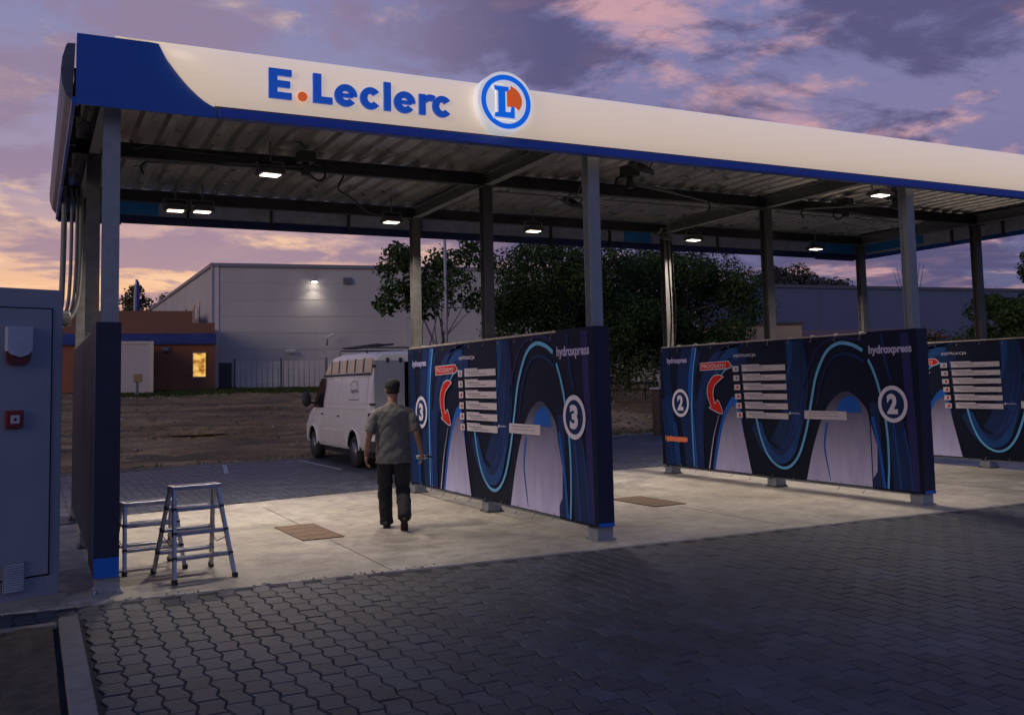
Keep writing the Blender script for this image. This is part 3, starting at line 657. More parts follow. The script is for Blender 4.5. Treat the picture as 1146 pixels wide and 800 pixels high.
def divider(k, label, printed=True, label_low=False):
    t = thing('divider_wall', label, 'wash bay divider', (5.0*k, 0, 0), 0, 'printed dividers between the wash bays')
    fp = lambda u, z, d: (XL-.004-d, max(min(u, 5.72), .74), clipz(z))
    m = MB()
    m.box(XL+.0, .085, .70, 5.75, .16, 2.31, 0)
    nb = m.build('core_panel', M_b0 if printed else mat('dark_side', (.006, .006, .007), .5), t)
    if not printed: nb['label'] = 'plain dark outer side'
    m = MB(); m.box(-.075, .075, -.09, 5.70, 2.311, 2.335); m.build('top_rail', mat('rail_metal', (.42, .38, .33), .5, .4, var=.2), t)
    m = MB(); m.box(-.05, .05, -.05, 5.65, .125, .158); m.build('bottom_rail', M_galv, t)
    for y in (0, 2.795, 5.57):
        m = MB()
        m.box(-.10, .10, y-.10+.0, y-.085, .02, .15); m.box(-.10, .10, y+.085, y+.10, .02, .15); m.box(-.10, -.088, y-.085, y+.085, .02, .13)
        m.build('foot', M_galv, t)
    if printed:
        d = iter([.0015*i for i in range(1, 40)]); m = MB()
        # mid blue areas
        d1 = .0015
        ribbon(m, [(2.15, 2.29), (2.12, 1.9), (2.20, 1.4), (2.38, .9), (2.55, .6)], .30, d1, fp, I['print_dark_blue'], .55)
        ribbon(m, [(4.75, 2.29), (4.95, 1.7), (4.90, 1.0), (4.80, .18)], .55, d1, fp, I['print_dark_blue'], .45)
        ribbon(m, [(5.6, 1.4), (5.5, .8), (5.45, .18)], .35, d1, fp, I['print_dark_blue'])
        d1 = .003
        ribbon(m, [(2.28, 2.29), (2.30, 1.9), (2.42, 1.5)], .16, d1, fp, I['print_blue'], .03)
        ribbon(m, [(2.00, 1.9), (2.02, 1.5), (2.2, .9), (2.55, .52), (2.9, .62), (3.15, 1.0)], .20, d1, fp, I['print_dark_blue'], .22)
        ribbon(m, [(2.12, 1.2), (2.3, .62), (2.58, .44), (2.85, .6), (3.05, 1.0)], .16, d1+.0015, fp, I['print_blue'], .10)
        ribbon(m, [(3.3, 1.95), (3.7, 2.02), (4.15, 1.85), (4.55, 1.3), (4.62, .7), (4.62, .18)], .32, d1, fp, I['print_dark_blue'], .22)
        ribbon(m, [(3.5, 2.12), (3.75, 2.14), (4.0, 1.95), (4.25, 1.5)], .20, d1+.0015, fp, I['print_blue'], .04)
        ribbon(m, [(4.70, 2.29), (4.85, 1.6), (4.78, .9), (4.72, .18)], .10, d1+.0015, fp, I['print_bright_blue'], .04)
        ribbon(m, [(5.35, .95), (5.28, .5), (5.25, .18)], .14, d1+.0015, fp, I['print_blue'])
        # black arch inside the crest on the right, then lavender fields
        def field(P, dd, name): m.prism([(a, b) for a, b in P], fp, dd, dd, I[name], True)
        archA = [(4.27, .175)]+[(p.x, p.y) for p in catmull([(4.27, .175, 0), (4.12, .7, 0), (3.92, 1.15, 0), (3.66, 1.42, 0), (3.50, 1.25, 0), (3.42, .8, 0), (3.26, .175, 0)], 8)]
        field(archA, .006, 'print_bright_blue')
        archA2 = [(p.x, p.y) for p in catmull([(4.20, .175, 0), (4.04, .7, 0), (3.86, 1.10, 0), (3.66, 1.27, 0), (3.52, 1.15, 0), (3.42, .8, 0), (3.26, .175, 0)], 8)]
        field(archA2, .0075, 'print_lavender')
        archB = [(p.x, p.y) for p in catmull([(2.02, .175, 0), (1.84, .7, 0), (1.62, 1.15, 0), (1.38, 1.42, 0), (1.12, 1.50, 0), (.88, 1.36, 0), (.745, 1.1, 0), (.74, .175, 0)], 8)]
        field(archB, .006, 'print_lavender')
        dome = [(p.x, p.y) for p in catmull([(1.36, 1.20, 0), (1.28, 1.35, 0), (1.10, 1.44, 0), (.94, 1.38, 0), (.88, 1.20, 0)], 8)]
        field(dome, .0075, 'print_bright_blue')
        ribbon(m, [(1.55, 1.05), (1.62, .7), (1.56, .35), (1.53, .2)], .045, .009, fp, I['print_bright_blue'], .01)
        # cyan line
        ribbon(m, [(.80, 2.08), (1.0, 2.17), (1.25, 2.20), (1.50, 2.08), (1.72, 1.75), (1.85, 1.35), (1.98, .92), (2.16, .54), (2.38, .345), (2.62, .335), (2.86, .50), (3.02, .80), (3.12, 1.15)], .052, .0105, fp, I['print_cyan'], .036)
        ribbon(m, [(4.62, 2.28), (4.74, 1.8), (4.80, 1.2), (4.80, .6), (4.78, .18)], .028, .0105, fp, I['print_cyan'])
        for q in range(4):
            ribbon(m, [(5.62-q*.05, 2.29), (5.60-q*.06, 1.7), (5.50-q*.05, 1.0), (5.44-q*.07, .18)], .014, .009, fp, I['print_blue'], .03)
            ribbon(m, [(1.95+q*.045, 2.29), (1.93+q*.05, 1.8), (2.06+q*.05, 1.2), (2.26+q*.04, .80), (2.44+q*.03, .62)], .012, .0085, fp, I['print_blue'] if q % 2 else I['print_purple'], .03)
            ribbon(m, [(3.35+q*.06, 2.29), (3.95+q*.05, 2.16), (4.36+q*.04, 1.75), (4.52+q*.03, 1.1), (4.50+q*.03, .18)], .03, .0085, fp, I['print_purple'] if q % 2 else I['print_blue'], .018)
        ribbon(m, [(.78, 1.92), (1.0, 2.02), (1.24, 2.04), (1.45, 1.93), (1.62, 1.66), (1.74, 1.3)], .05, .0085, fp, I['print_dark_blue'], .02)
        ribbon(m, [(.80, 2.22), (1.2, 2.285), (1.6, 2.2), (1.85, 1.9), (2.0, 1.5)], .03, .0085, fp, I['print_purple'], .02)
        ribbon(m, [(3.62, 1.93), (3.85, 1.86), (4.02, 1.70)], .022, .0105, fp, I['print_cyan'])
        ribbon(m, [(4.36, .18), (4.22, .7), (4.05, 1.1)], .03, .0105, fp, I['print_lavender'], .02)
        m.build('banner', ALL, t)
    # front banner wraps round the front end
    m = MB(); yF = -.15
    m.box(XL-.030, .085, yF, .70, .155, 2.335, 0); m.box(XL-.012, .08, .701, .735, .165, 2.30, 0)
    fb = m.build('front_banner', (M_b0 if printed else mat('end_navy', (.005, .013, .070), .5, var=.1)), t)
    m = MB(); m.box(XL-.028, .087, yF-.006, yF-.001, .33 if k == 0 else .205, 2.33); m.build('end_strip', M_navy, t)
    m = MB(); m.box(XL-.028, .087, yF-.010, yF-.0065, .158, .325 if k == 0 else .20); m.build('end_block', M_blue2, t)
    if printed:
        m = MB(); fq = lambda u, z, d: (XL-.031-d, max(min(u, .698), yF+.002), clipz(z))
        rb = lambda *a, **k_: ribbon(m, *a, **k_)
        rb([(.66, 1.35), (.62, .8), (.62, .18)], .20, .0015, fq, I['print_dark_blue'])
        rb([(.28, 1.1), (.22, .6), (.20, .18)], .30, .0015, fq, I['print_dark_blue'])
        rb([(.05, 2.29), (.0, 1.2), (-.02, .18)], .14, .0015, fq, I['print_purple'])
        m.prism([(.698, 1.05), (.60, .75), (.62, .40), (.698, .30)], fq, .003, .003, I['print_lavender'], True)
        rb([(.66, 1.15), (.56, .7), (.50, .18)], .05, .0045, fq, I['print_bright_blue'])
        rb([(.30, 1.05), (.25, .6), (.22, .18)], .04, .0045, fq, I['print_blue'])
        rb([(.12, 1.0), (.06, .6), (.03, .18)], .03, .0045, fq, I['print_blue'])
        rb([(.44, 2.29), (.38, 1.9), (.30, 1.65)], .05, .0045, fq, I['print_dark_blue'])
        rb([(.69, 1.95), (.60, 1.78), (.52, 1.55), (.45, 1.25), (.41, .9), (.41, .5), (.44, .18)], .040, .006, fq, I['print_cyan'], .035)
        put_text(m, 'hydroxpress', lambda a, b: fq(a, b, .0075), .67, -.07, 1.99, 2.14, I['print_text'], .035)
        m.build('front_print', ALL, t)
        fpp = lambda a, b, d_=.012: fp(a, b, d_)
        m = MB(); put_text(m, 'hydroxpress', lambda a, b: fp(a, b, .012), 5.50, 4.90, 1.99, 2.12, 0, .035); m.build('brand_text', M_pw2, t)
        num = str(4-k) if k else '4'
        def emblem(u, z, base_x, name='number_emblem'):
            e = MB(); ax = (-1, 0, 0)
            e.disc((base_x, u, z), .255, ax, 1, 40); e.disc((base_x-.0012, u, z), .250, ax, 0, 40, .195)
            put_text(e, num, lambda a, b: (base_x-.003, a, b), u+.095, u-.085, z-.135, z+.14, 0, .05)
            o = e.build(name, [M_pw, M_mid2], t)
        emblem(.29, 1.33, XL-.042); emblem(5.12, 1.30, XL-.020)
        # price list
        m = MB(); put_text(m, 'INSTRUKCJA', lambda a, b: fp(a, b, .012), 3.60, 3.05, 2.06, 2.12, 0, .01)
        pz = 1.925
        for i in range(6):
            sh = -.012*i
            a0, a1 = 3.40+sh, 2.38+sh*.5
            m.box(XL-.020, XL-.014, a1, a0, pz-.092, pz, 1)
            m.box(XL-.020, XL-.014, a0+.09, a0+.235, pz-.092, pz, 1)
            m.box(XL-.0225, XL-.0205, a0+.125, a0+.175, pz-.07, pz-.025, 2 if i < 2 else 3)
            m.box(XL-.0225, XL-.0205, a0-.50, a0-.06, pz-.035, pz-.024, 2)
            m.box(XL-.0225, XL-.0205, a0-.72, a0-.14, pz-.064, pz-.056, 2)
            m.box(XL-.017, XL-.013, a0-.42, a0+.02, pz+.006, pz+.018, 0)
            pz -= .152
        m.build('programme_list', [M_pw, M_lbl, M_tx, M_red], t)
        m = MB(); m.box(XL-.022, XL-.013, 1.15, 2.0, 1.09, 1.215, 0, bev=.003)
        for z_ in (1.18, 1.14): m.box(XL-.0235, XL-.0222, 1.3, 1.9, z_, z_+.006, 1)
        m.build('blank_plate', [M_lbl, M_tx], t)
        m = MB(); put_text(m, 'hydro', lambda a, b: fp(a, b, .012), 2.27, 2.10, 1.15, 1.185, 0, .02); m.disc((XL-.017, 2.31, 1.167), .022, (-1, 0, 0), 0, 16); m.build('small_mark', M_pw2, t)
        # red label and arrow
        m = MB()
        m.prism([(4.52, 1.865), (4.52, 2.005), (3.74, 2.02), (3.66, 1.945), (3.74, 1.885)], lambda a, b, d_: fp(a, b, d_), .0115, .0115, 1, True)
        m.prism([(4.505, 1.88), (4.505, 1.992), (3.75, 2.006), (3.68, 1.945), (3.75, 1.90)], lambda a, b, d_: fp(a, b, d_), .013, .013, 0, True)
        put_text(m, 'PROGRAMY', lambda a, b: fp(a, b, .0145), 4.47, 3.80, 1.905, 1.975, 1, .01)
        m.build('red_label', [M_red, M_lbl], t)
        AR = [(p.x, p.y) for p in catmull([(3.80, 1.80, 0), (3.98, 1.84, 0), (4.20, 1.80, 0), (4.38, 1.62, 0), (4.40, 1.42, 0), (4.30, 1.22, 0), (4.26, 1.20, 0)], 6)]+[(4.34, 1.17), (3.90, 1.06), (4.02, 1.32), (4.14, 1.27)]+[(p.x, p.y) for p in catmull([(4.16, 1.28, 0), (4.20, 1.45, 0), (4.14, 1.62, 0), (3.98, 1.72, 0), (3.80, 1.80, 0)], 6)][:-1]
        m = MB(); cx_, cz_ = 4.12, 1.50; AR = [(cx_+(a-cx_)*.76, cz_+(b-cz_)*.84) for a, b in AR]
        m.prism(AR, lambda a, b, d_: fp(a, b, d_), .0145, .0145, 0, True)
        pth = [Vector((a, b, 0)) for a, b in AR]; pth.append(pth[0]); ribbon(m, [(p.x, p.y) for p in pth[::1]], .016, .0155, fp, 1)
        m.build('red_arrow', [M_red, M_lbl], t)
        if label_low:
            m = MB(); m.box(XL-.017, XL-.014, 4.98, 5.58, .60, .69, 0); put_text(m, 'hydroxpress', lambda a, b: (XL-.0185, a, b), 5.62, 4.94, .585, .705, 1, .03); m.build('orange_label', [M_org, mat('orange_text', (.62, .20, .10), .5)], t)
    # cable ties and eyelets
    if not printed: return t
    m = MB(); r_ = random.Random(k)
    for i in range(11):
        u = .85+i*.48; l_ = r_.uniform(.02, .07)
        m.tube([(XL-.012, u, .20), (XL-.02, u+.01, .165), (XL-.01, u+.03, .15-l_*.4), (XL-.03-l_*.2, u+.03+l_*.4, .14-l_)], .004, 5)
        m.disc((XL-.021, u, 2.25), .012, (-1, 0, 0), 0, 10)
        m.tube([(XL-.01, u, 2.26), (XL+.01, u+.01, 2.34), (0, u+.01, 2.345)], .004, 5)
    m.build('cable_ties', mat('tie_grey', (.16, .16, .17), .5), t)
    return t
divider(0, 'leftmost divider wall with a plain dark side beside the tall grey cabinet', printed=False)
divider(1, 'dark blue printed divider wall marked 3 beside the walking man')
divider(2, 'dark blue printed divider wall marked 2 with a small orange label at its far lower corner', label_low=True)
divider(3, 'rightmost printed divider wall cut by the right edge of the picture')

# ------------------------------------------------------------------ tall technical cabinet
cab = thing('technical_cabinet', 'tall grey technical cabinet with a siren and a red call point at the left edge', 'cabinet', (-.37, .05, 0), R(20))
M_cab = mat('cabinet_grey', (.25, .265, .32), .42, .15, var=.06, scale=2.5)
m = MB(); m.box(-2.4, 0, 0, 1.6, .03, 2.62, bev=.006); m.build('body', M_cab, cab)
m = MB(); m.box(-2.45, .04, -.06, 1.7, .0, .035); m.build('plinth', mat('plinth', (.28, .25, .22), .85, bump=.4), cab)
m = MB(); m.box(-.87, -.085, -.004, -.001, .20, 2.46); m.build('door_gap', M_blk2, cab)
m = MB(); m.box(-.86, -.098, -.014, -.004, .215, 2.448, bev=.003); dr = m.build('door', M_cab, cab)
m = MB(); m.box(-.835, -.81, -.035, -.016, 1.15, 1.35, bev=.004); m.tube([(-.82, -.02, 1.25), (-.82, -.06, 1.25), (-.72, -.06, 1.25)], .009, 8); m.build('handle', M_black, dr)
m = MB(); sp_ = [(-.475, 2.29), (-.275, 2.295), (-.275, 2.095), (-.31, 2.055), (-.375, 2.035), (-.44, 2.055), (-.475, 2.09)]
m.prism(sp_, lambda a, b, d_: (a, -.016-d_, b), 0, .06); m.prism([(a*.98-.0075, b) for a, b in sp_], lambda a, b, d_: (a, -.076-d_, b), .0, .008); sr = m.build('siren', mat('siren_white', (.36, .39, .50), .4), cab)
m = MB(); m.prism([(-.47, 2.085), (-.44, 2.05), (-.375, 2.03), (-.31, 2.05), (-.28, 2.09), (-.285, 2.02), (-.315, 1.975), (-.44, 1.975), (-.465, 2.02)], lambda a, b, d_: (a, -.017-d_, b), 0, .05); m.build('red_lens', mat('siren_red', (.10, .008, .008), .3), sr)
m = MB(); m.box(-.465, -.325, -.05, -.016, 1.445, 1.595, bev=.008); cp = m.build('call_point', mat('call_red', (.16, .010, .012), .4), cab)
m = MB(); m.box(-.43, -.36, -.054, -.0505, 1.485, 1.555, bev=.002); m.build('glass', mat('call_white', (.45, .43, .46), .4), cp)
m = MB(); m.disc((-.395, -.0555, 1.52), .012, (0, -1, 0), 0, 16, 0, .002); m.build('button', M_black, cp)
m = MB(); m.box(-.458, -.288, -.028, -.016, .10, .345, bev=.002)
vt = m.build('vent', mat('vent_frame', (.20, .22, .27), .5, .3), cab)
m = MB()
for i in range(12): m.box(-.446, -.30, -.036, -.029, .112+i*.019, .123+i*.019, rot=Matrix.Rotation(R(25), 3, 'X'))
m.build('louvre', mat('vent_white', (.42, .45, .52), .45), vt)

# ------------------------------------------------------------------ step ladders
M_alu = mat('ladder_aluminium', (.42, .43, .47), .35, .8, var=.2, scale=20)
def ladder(loc, rz, H, steps, label, wb=.55, wt=.40, sp=.68):
    t = thing('step_ladder', label, 'ladder', loc, rz, 'aluminium step ladders')
    def pt(sx, sy, z): f = z/H; return (sx*(wb/2+(wt/2-wb/2)*f), sy*(sp/2+(.05-sp/2)*f), z)
    for sy in (-1, 1):
        for sx in (-1, 1):
            m = MB(); m.bar(pt(sx, sy, .03), pt(sx, sy, H-.03), .028, .052, 0, (0, 1, 0)); l = m.build('rail', M_alu, t)
            m = MB(); a = pt(sx, sy, 0); m.box(a[0]-.02, a[0]+.02, a[1]-.032, a[1]+.032, 0, .045, bev=.006); m.build('rubber_foot', M_black, l)
        for i in range(1, steps):
            z = H*i/steps; a = pt(-1, sy, z); b = pt(1, sy, z)
            m = MB(); dp = .10
            y0_ = a[1]-(.012 if sy < 0 else dp-.012); m.box(a[0], b[0], y0_, y0_+dp, z-.018, z+.012, bev=.003)
            for g_ in range(4): m.box(a[0]+.01, b[0]-.01, y0_+.012+g_*.016, y0_+.016+g_*.016, z+.0122, z+.0145)
            st = m.build('step', M_alu, t)
            m = MB()
            for q, s_ in ((a, 1), (b, -1)): m.box(q[0]-.018, q[0]+.018, a[1]-.028, a[1]+.028, z-.02, z+.02, bev=.004)
            m.build('plastic_joint', M_black, st)
    m = MB(); m.box(-wt/2-.025, wt/2+.025, -.09, .09, H-.045, H, bev=.006)
    for g_ in range(6): m.box(-wt/2+.01, wt/2-.01, -.06+g_*.022, -.055+g_*.022, H+.0002, H+.003)
    m.build('platform', M_alu, t)
    m = MB()
    for sx in (-1, 1):
        m = MB(); z = H*.42; a = Vector(pt(sx, -1, z)); b = Vector(pt(sx, 1, z)); a.x *= .9; b.x *= .9; m.tube([a, (a+b)/2-Vector((0, 0, .06)), b], .005, 5)
        m.build('strap', mat('strap_red', (.20, .05, .03), .7), t)
ladder((.78, .40, .004), R(9), .84, 4, 'taller aluminium step ladder with four levels, standing in front')
ladder((.44, 1.02, .004), R(8), .655, 3, 'lower aluminium step ladder half hidden behind the taller one', .56, .46, .55)

# ------------------------------------------------------------------ floor grates
M_rust = mat('rusty_plate', (.115, .072, .044), .75, .1, var=.35, scale=7, bump=.3)
def grate(x0, x1, y0, y1, label):
    t = thing('floor_grate', label, 'grate', ((x0+x1)/2, (y0+y1)/2, .004), R(2), 'brown drain covers in the wash floor')
    w, h = x1-x0, y1-y0; m = MB(); m.box(-w/2, w/2, -h/2, h/2, 0, .008); 
    for i in range(1, 4): m.box(-w/2+.02, w/2-.02, -h/2+i*h/4-.004, -h/2+i*h/4+.004, .0082, .0095)
    m.build('cover', M_rust, t)
    m = MB(); b = .012
    m.box(-w/2-b, w/2+b, -h/2-b, -h/2, 0, .010); m.box(-w/2-b, w/2+b, h/2, h/2+b, 0, .010); m.box(-w/2-b, -w/2, -h/2, h/2, 0, .010); m.box(w/2, w/2+b, -h/2, h/2, 0, .010); m.build('frame', mat('rust_frame', (.10, .07, .05), .7, .3), t)
grate(2.15, 2.62, 1.80, 3.02, 'brown drain cover in the floor between the ladders and the man')
grate(7.0, 7.52, 1.88, 2.95, 'brown drain cover in the floor between panels 3 and 2')

# ------------------------------------------------------------------ white van
van = thing('panel_van', 'white high roof panel van parked behind the man with one rear door open', 'van', (6.55, 9.85, 0), 0)
M_vw = mat('van_white', (.74, .71, .67), .35, 0, var=.05, scale=2, coat=.3); M_vd = mat('van_dark', (.012, .012, .014), .6)
M_vg = mat('van_glass', (.01, .012, .016), .12, var=.02, spec=.8); M_vp = mat('van_plastic', (.03, .03, .033), .6)
def van_ring(y, zb, zt, wl, wt):   # cross section, clockwise
    zs = zb; zsld = min(1.15, zb+(zt-zb)*.5)
    P = [(-wl*.93, zb), (-wl, zb+.10), (-wl, zsld), (-(wl*.985), zsld+.18*(zt-zsld)), (-(wt+.03), zt-.16), (-(wt-.03), zt-.05), (-(wt-.16), zt), (0, zt+.025)]
    P = P+[(-a, b) for a, b in P[:-1][::-1]]
    return [(a, y, b) for a, b in P]
st_ = [(0, .42, 2.36, .955, .80), (.05, .40, 2.42, .965, .82), (1.2, .36, 2.46, .975, .84), (2.6, .36, 2.47, .975, .84), (3.2, .36, 2.42, .975, .83), (3.6, .36, 2.26, .972, .80), (4.05, .36, 1.90, .97, .78), (4.50, .36, 1.46, .965, .80), (4.7, .36, 1.32, .96, .84), (5.10, .38, 1.22, .94, .84), (5.36, .42, 1.10, .89, .80), (5.46, .48, .92, .82, .72)]
m = MB(); m.loft([van_ring(*a) for a in st_], 0, True, True)
bme = m.mesh('van_body', [M_vw, M_vd])
bm = bmesh.new(); bm.from_mesh(bme); bmesh.ops.recalc_face_normals(bm, faces=bm.faces[:]); bm.to_mesh(bme); bm.free()
cut = MB()
for y in (1.12, 4.42):
    for s_ in (-1, 1): cut.tube([(s_*.62, y, .38), (s_*1.2, y, .38)], .415, 32, 0, True, False)
cut.box(-.20, .80, -.3, 1.9, .62, 2.22)
cme = cut.mesh('cut', [M_vd]); bm = bmesh.new(); bm.from_mesh(cme); bmesh.ops.recalc_face_normals(bm, faces=bm.faces[:]); bm.to_mesh(cme); bm.free()
co = bpy.data.objects.new('cutter', cme); COL.objects.link(co)
rme = evalmesh(bme, [('BOOLEAN', dict(operation='DIFFERENCE', object=co, solver='EXACT', material_mode='TRANSFER'))])
bpy.data.objects.remove(co)
rme.name = 'body'; vb = bpy.data.objects.new('body', rme); COL.objects.link(vb); vb.parent = van
for p_ in rme.polygons: p_.use_smooth = True
try: rme.set_sharp_from_angle(angle=R(35))
except Exception: pass
def side_x(z):   # outer x of left side at height z for the middle stations
    if z < 1.15: return -.975
    if z < 1.39: return -.975+.015*(z-1.15)/.24
    return -.96+(z-1.39)/(2.31-1.39)*(.96-.87)
def sidepatch(mbx, P, off, mi=0, th=.006):
    mbx.prism(P, lambda a, b, d_: (side_x(b)-off-d_, a, b), 0, th, mi)
# roof side panes (cream) on a dark rail
m = MB(); m.prism([(.06, 1.955), (3.62, 1.955), (3.66, 2.0), (.06, 2.0)], lambda a, b, d_: (side_x(b)-.002-d_, a, b), 0, .012); m.build('roof_rail_trim', mat('van_navy', (.015, .018, .05), .5), van)
M_cream = mat('van_cream', (.70, .58, .40), .4, var=.06)
pan = [(3.48, 3.02), (2.92, 2.42), (2.30, 1.82), (1.70, 1.22), (1.10, .62), (.50, .03)]
for i, (a, b) in enumerate(pan):
    z1 = 2.30 if i else 2.22
    m = MB(); m.prism([(b, 2.02), (a, 2.02), (a-(.22 if i == 0 else .0), z1), (b, 2.30)], lambda p_, q, d_: (side_x(q)-.003-d_, p_, q), 0, .012); m.build('roof_side_pane', M_cream, van)
m = MB()
for (a, b) in zip(pan, pan[1:]): m.prism([(b[0], 2.02), (a[1], 2.02), (a[1], 2.31), (b[0], 2.31)], lambda p_, q, d_: (side_x(q)-.002-d_, p_, q), 0, .006)
m.build('pane_divider', MATS['van_navy'], van)
# side mouldings, door gaps
m = MB()
for z_, y0_, y1_ in ((1.24, .25, 3.3), (.74, .2, .6), (.74, 1.7, 3.4)): m.prism([(y0_, z_), (y1_, z_), (y1_, z_+.022), (y0_, z_+.022)], lambda a, b, d_: (side_x(b)-.001-d_, a, b), 0, .012)
for (y0_, y1_, z0_, z1_) in ((2.15, 3.3, 1.36, 1.92), (.95, 2.05, 1.36, 1.92), (.2, .85, 1.36, 1.92)):
    for P in ([(y0_, z0_), (y1_, z0_), (y1_, z0_+.014), (y0_, z0_+.014)], [(y0_, z1_), (y1_, z1_), (y1_, z1_+.014), (y0_, z1_+.014)], [(y0_, z0_), (y0_+.014, z0_), (y0_+.014, z1_), (y0_, z1_)], [(y1_, z0_), (y1_+.014, z0_), (y1_+.014, z1_), (y1_, z1_)]): sidepatch(m, P, .0, 0, .007)
m.build('moulding', M_vw, van)
m = MB()
for P in ([(3.40, .42), (3.412, .42), (3.412, 1.98), (3.40, 1.98)], [(2.10, .42), (2.11, .42), (2.11, 1.95), (2.10, 1.95)]): sidepatch(m, P, .0, 0, .003)
sidepatch(m, [(4.48, .85), (4.49, .85), (4.49, 1.3), (4.48, 1.3)], 0, 0, .003)
m.build('door_gap', M_vd, van)
m = MB(); sidepatch(m, [(3.46, 1.24), (4.30, 1.24), (4.22, 1.42), (3.94, 1.80), (3.78, 1.93), (3.46, 1.93)], .004, 0, .008); dw = m.build('cab_window', M_vg, van)
m = MB(); m.box(-.995, -.972, 3.47, 3.60, 1.08, 1.115, bev=.005); m.box(-.99, -.97, 2.15, 2.28, 1.05, 1.085, bev=.005); m.build('door_handle', M_vp, van)
# windscreen
m = MB(); m.add([(-.70, 4.62, 1.375), (.70, 4.62, 1.375), (.60, 3.78, 2.12), (-.60, 3.78, 2.12)], [(0, 1, 2, 3)]); m.build('windscreen', M_vg, van)
# mirrors
for s_ in (-1, 1):
    m = MB(); m.ell((s_*1.17, 4.26, 1.44), (.12, .07, .19)); m.bar((s_*.95, 4.28, 1.34), (s_*1.12, 4.26, 1.36), .05, .05); m.build('wing_mirror', M_vp, van)
# wheels
M_tyre = mat('tyre', (.014, .014, .015), .8); M_rim = mat('rim', (.22, .22, .24), .45, .6)
for y in (1.12, 4.42):
    for s_ in (-1, 1):
        m = MB(); xo = s_*.955; xi = s_*.73; cz = .335
        prof_ = [(xi, .20), (xi, .30), (xi+s_*.03, .332), (xo-s_*.03, .332), (xo, .30), (xo, .205)]
        rings = [[(a, y+r_*math.cos(2*PI*k_/36), cz+r_*math.sin(2*PI*k_/36)) for k_ in range(36)] for a, r_ in prof_]
        m.loft(rings, 0, False); wh = m.build('wheel', M_tyre, van)
        m = MB(); rings = [[(a, y+r_*math.cos(2*PI*k_/30), cz+r_*math.sin(2*PI*k_/30)) for k_ in range(30)] for a, r_ in ((xo-s_*.002, .208), (xo-s_*.03, .18), (xo-s_*.05, .10), (xo-s_*.02, .07), (xo-s_*.02, .01))]
        m.loft(rings, 0, True)
        m.build('rim', M_rim, wh)
        m = MB()
        for k_ in range(6):
            a_ = k_*PI/3; m.disc((xo-s_*.036, y+.135*math.cos(a_), cz+.135*math.sin(a_)), .022, (s_, 0, 0), 0, 10)
        m.build('rim_hole', M_vd, wh)
m = MB(); m.box(-.80, .80, .3, 5.2, .22, .40); m.build('underbody', M_vd, van)
# arch lips
for y in (1.12, 4.42):
    m = MB(); P = []
    for k_ in range(19):
        a_ = PI*k_/18; P.append((-.980, y+.43*math.cos(a_), .38+.43*math.sin(a_)))
    m.tube(P, .018, 6); m.build('arch_trim', M_vw, van)
# rear
m = MB(); m.box(-.86, -.21, -.012, .0, .60, 2.25, bev=.004)
rd = m.build('rear_door', mat('van_rear_shade', (.30, .31, .36), .4, var=.04, coat=.3), van); rd['label'] = 'closed rear door'  # white door coloured grey-blue, the shade of the rear end put into it
m = MB(); m.box(-.80, -.27, -.02, -.013, 1.45, 2.02, bev=.003); m.box(-.80, -.27, -.018, -.013, .75, 1.30, bev=.003); m.build('door_panel', MATS['van_rear_shade'], rd)
m = MB(); m.box(-.97, -.85, -.045, .02, 1.33, 1.37, bev=.006); m.box(-.90, -.83, -.03, .0, 2.10, 2.16, bev=.006); m.box(-.90, -.83, -.03, .0, .78, .84, bev=.006); m.build('hinge', M_vp, rd)
m = MB(); m.box(-.60, -.54, -.03, .01, 2.20, 2.30, bev=.005); m.box(-.32, -.26, -.03, .01, 2.20, 2.30, bev=.005); m.build('latch', M_vp, rd)
m = MB(); m.box(.84, .87, -.80, .0, .60, 2.22, bev=.004); od = m.build('rear_door', MATS['van_rear_shade'], van); od['label'] = 'rear door swung wide open'
m = MB(); m.box(-.975, -.86, -.03, .10, .74, 1.17, bev=.008); tl = m.build('tail_light', mat('tail_red', (.10, .010, .012), .25), van)
m = MB(); m.box(-.955, -.88, -.034, -.028, .93, .98); m.box(-.955, -.88, -.034, -.028, .84, .88); m.box(-.979, -.9755, .0, .06, .90, .96); m.build('lamp_window', mat('tail_pale', (.35, .30, .30), .3), tl)
m = MB(); m.box(.86, .975, -.03, .10, .74, 1.17, bev=.008); m.build('tail_light', MATS['tail_red'], van)
m = MB(); m.box(-.97, .97, -.16, .02, .36, .60, bev=.03); m.build('bumper', M_vp, van)
m = MB(); m.box(-.88, .88, 5.28, 5.50, .34, .66, bev=.06); m.build('bumper', mat('bumper_grey', (.10, .10, .11), .6), van)
# faded firm mark on the side: oval with a name
m = MB(); fs_ = lambda a, b: (side_x(b)-.010, a, b)
P = [(1.15+.30*math.cos(R(20+k_*20)), 1.64+.20*math.sin(R(20+k_*20))) for k_ in range(10)]
ribbon(m, P, .018, 0, lambda a, b, d_: fs_(a, b), 0); ribbon(m, [(1.45, 1.44), (.9, 1.44), (.70, 1.455)], .02, 0, lambda a, b, d_: fs_(a, b), 0)
put_text(m, 'hydro', lambda a, b: fs_(a, b), 1.32, .82, 1.56, 1.68, 0, .02)
m.build('faded_logo', mat('faded_print', (.26, .22, .24), .6), van)
# roof ladder rack
m = MB()
for s_ in (-.62, -.30): m.tube([(s_, .4, 2.60), (s_, 3.0, 2.62)], .022, 8)
for i in range(9): m.tube([(-.62, .5+i*.3, 2.60), (-.30, .5+i*.3, 2.60)], .013, 6)
for y in (.7, 2.7): m.tube([(-.78, y, 2.42), (-.78, y, 2.54), (.78, y, 2.54), (.78, y, 2.42)], .018, 6)
m.build('roof_rack', mat('rack_dark', (.05, .04, .045), .5, .3), van)

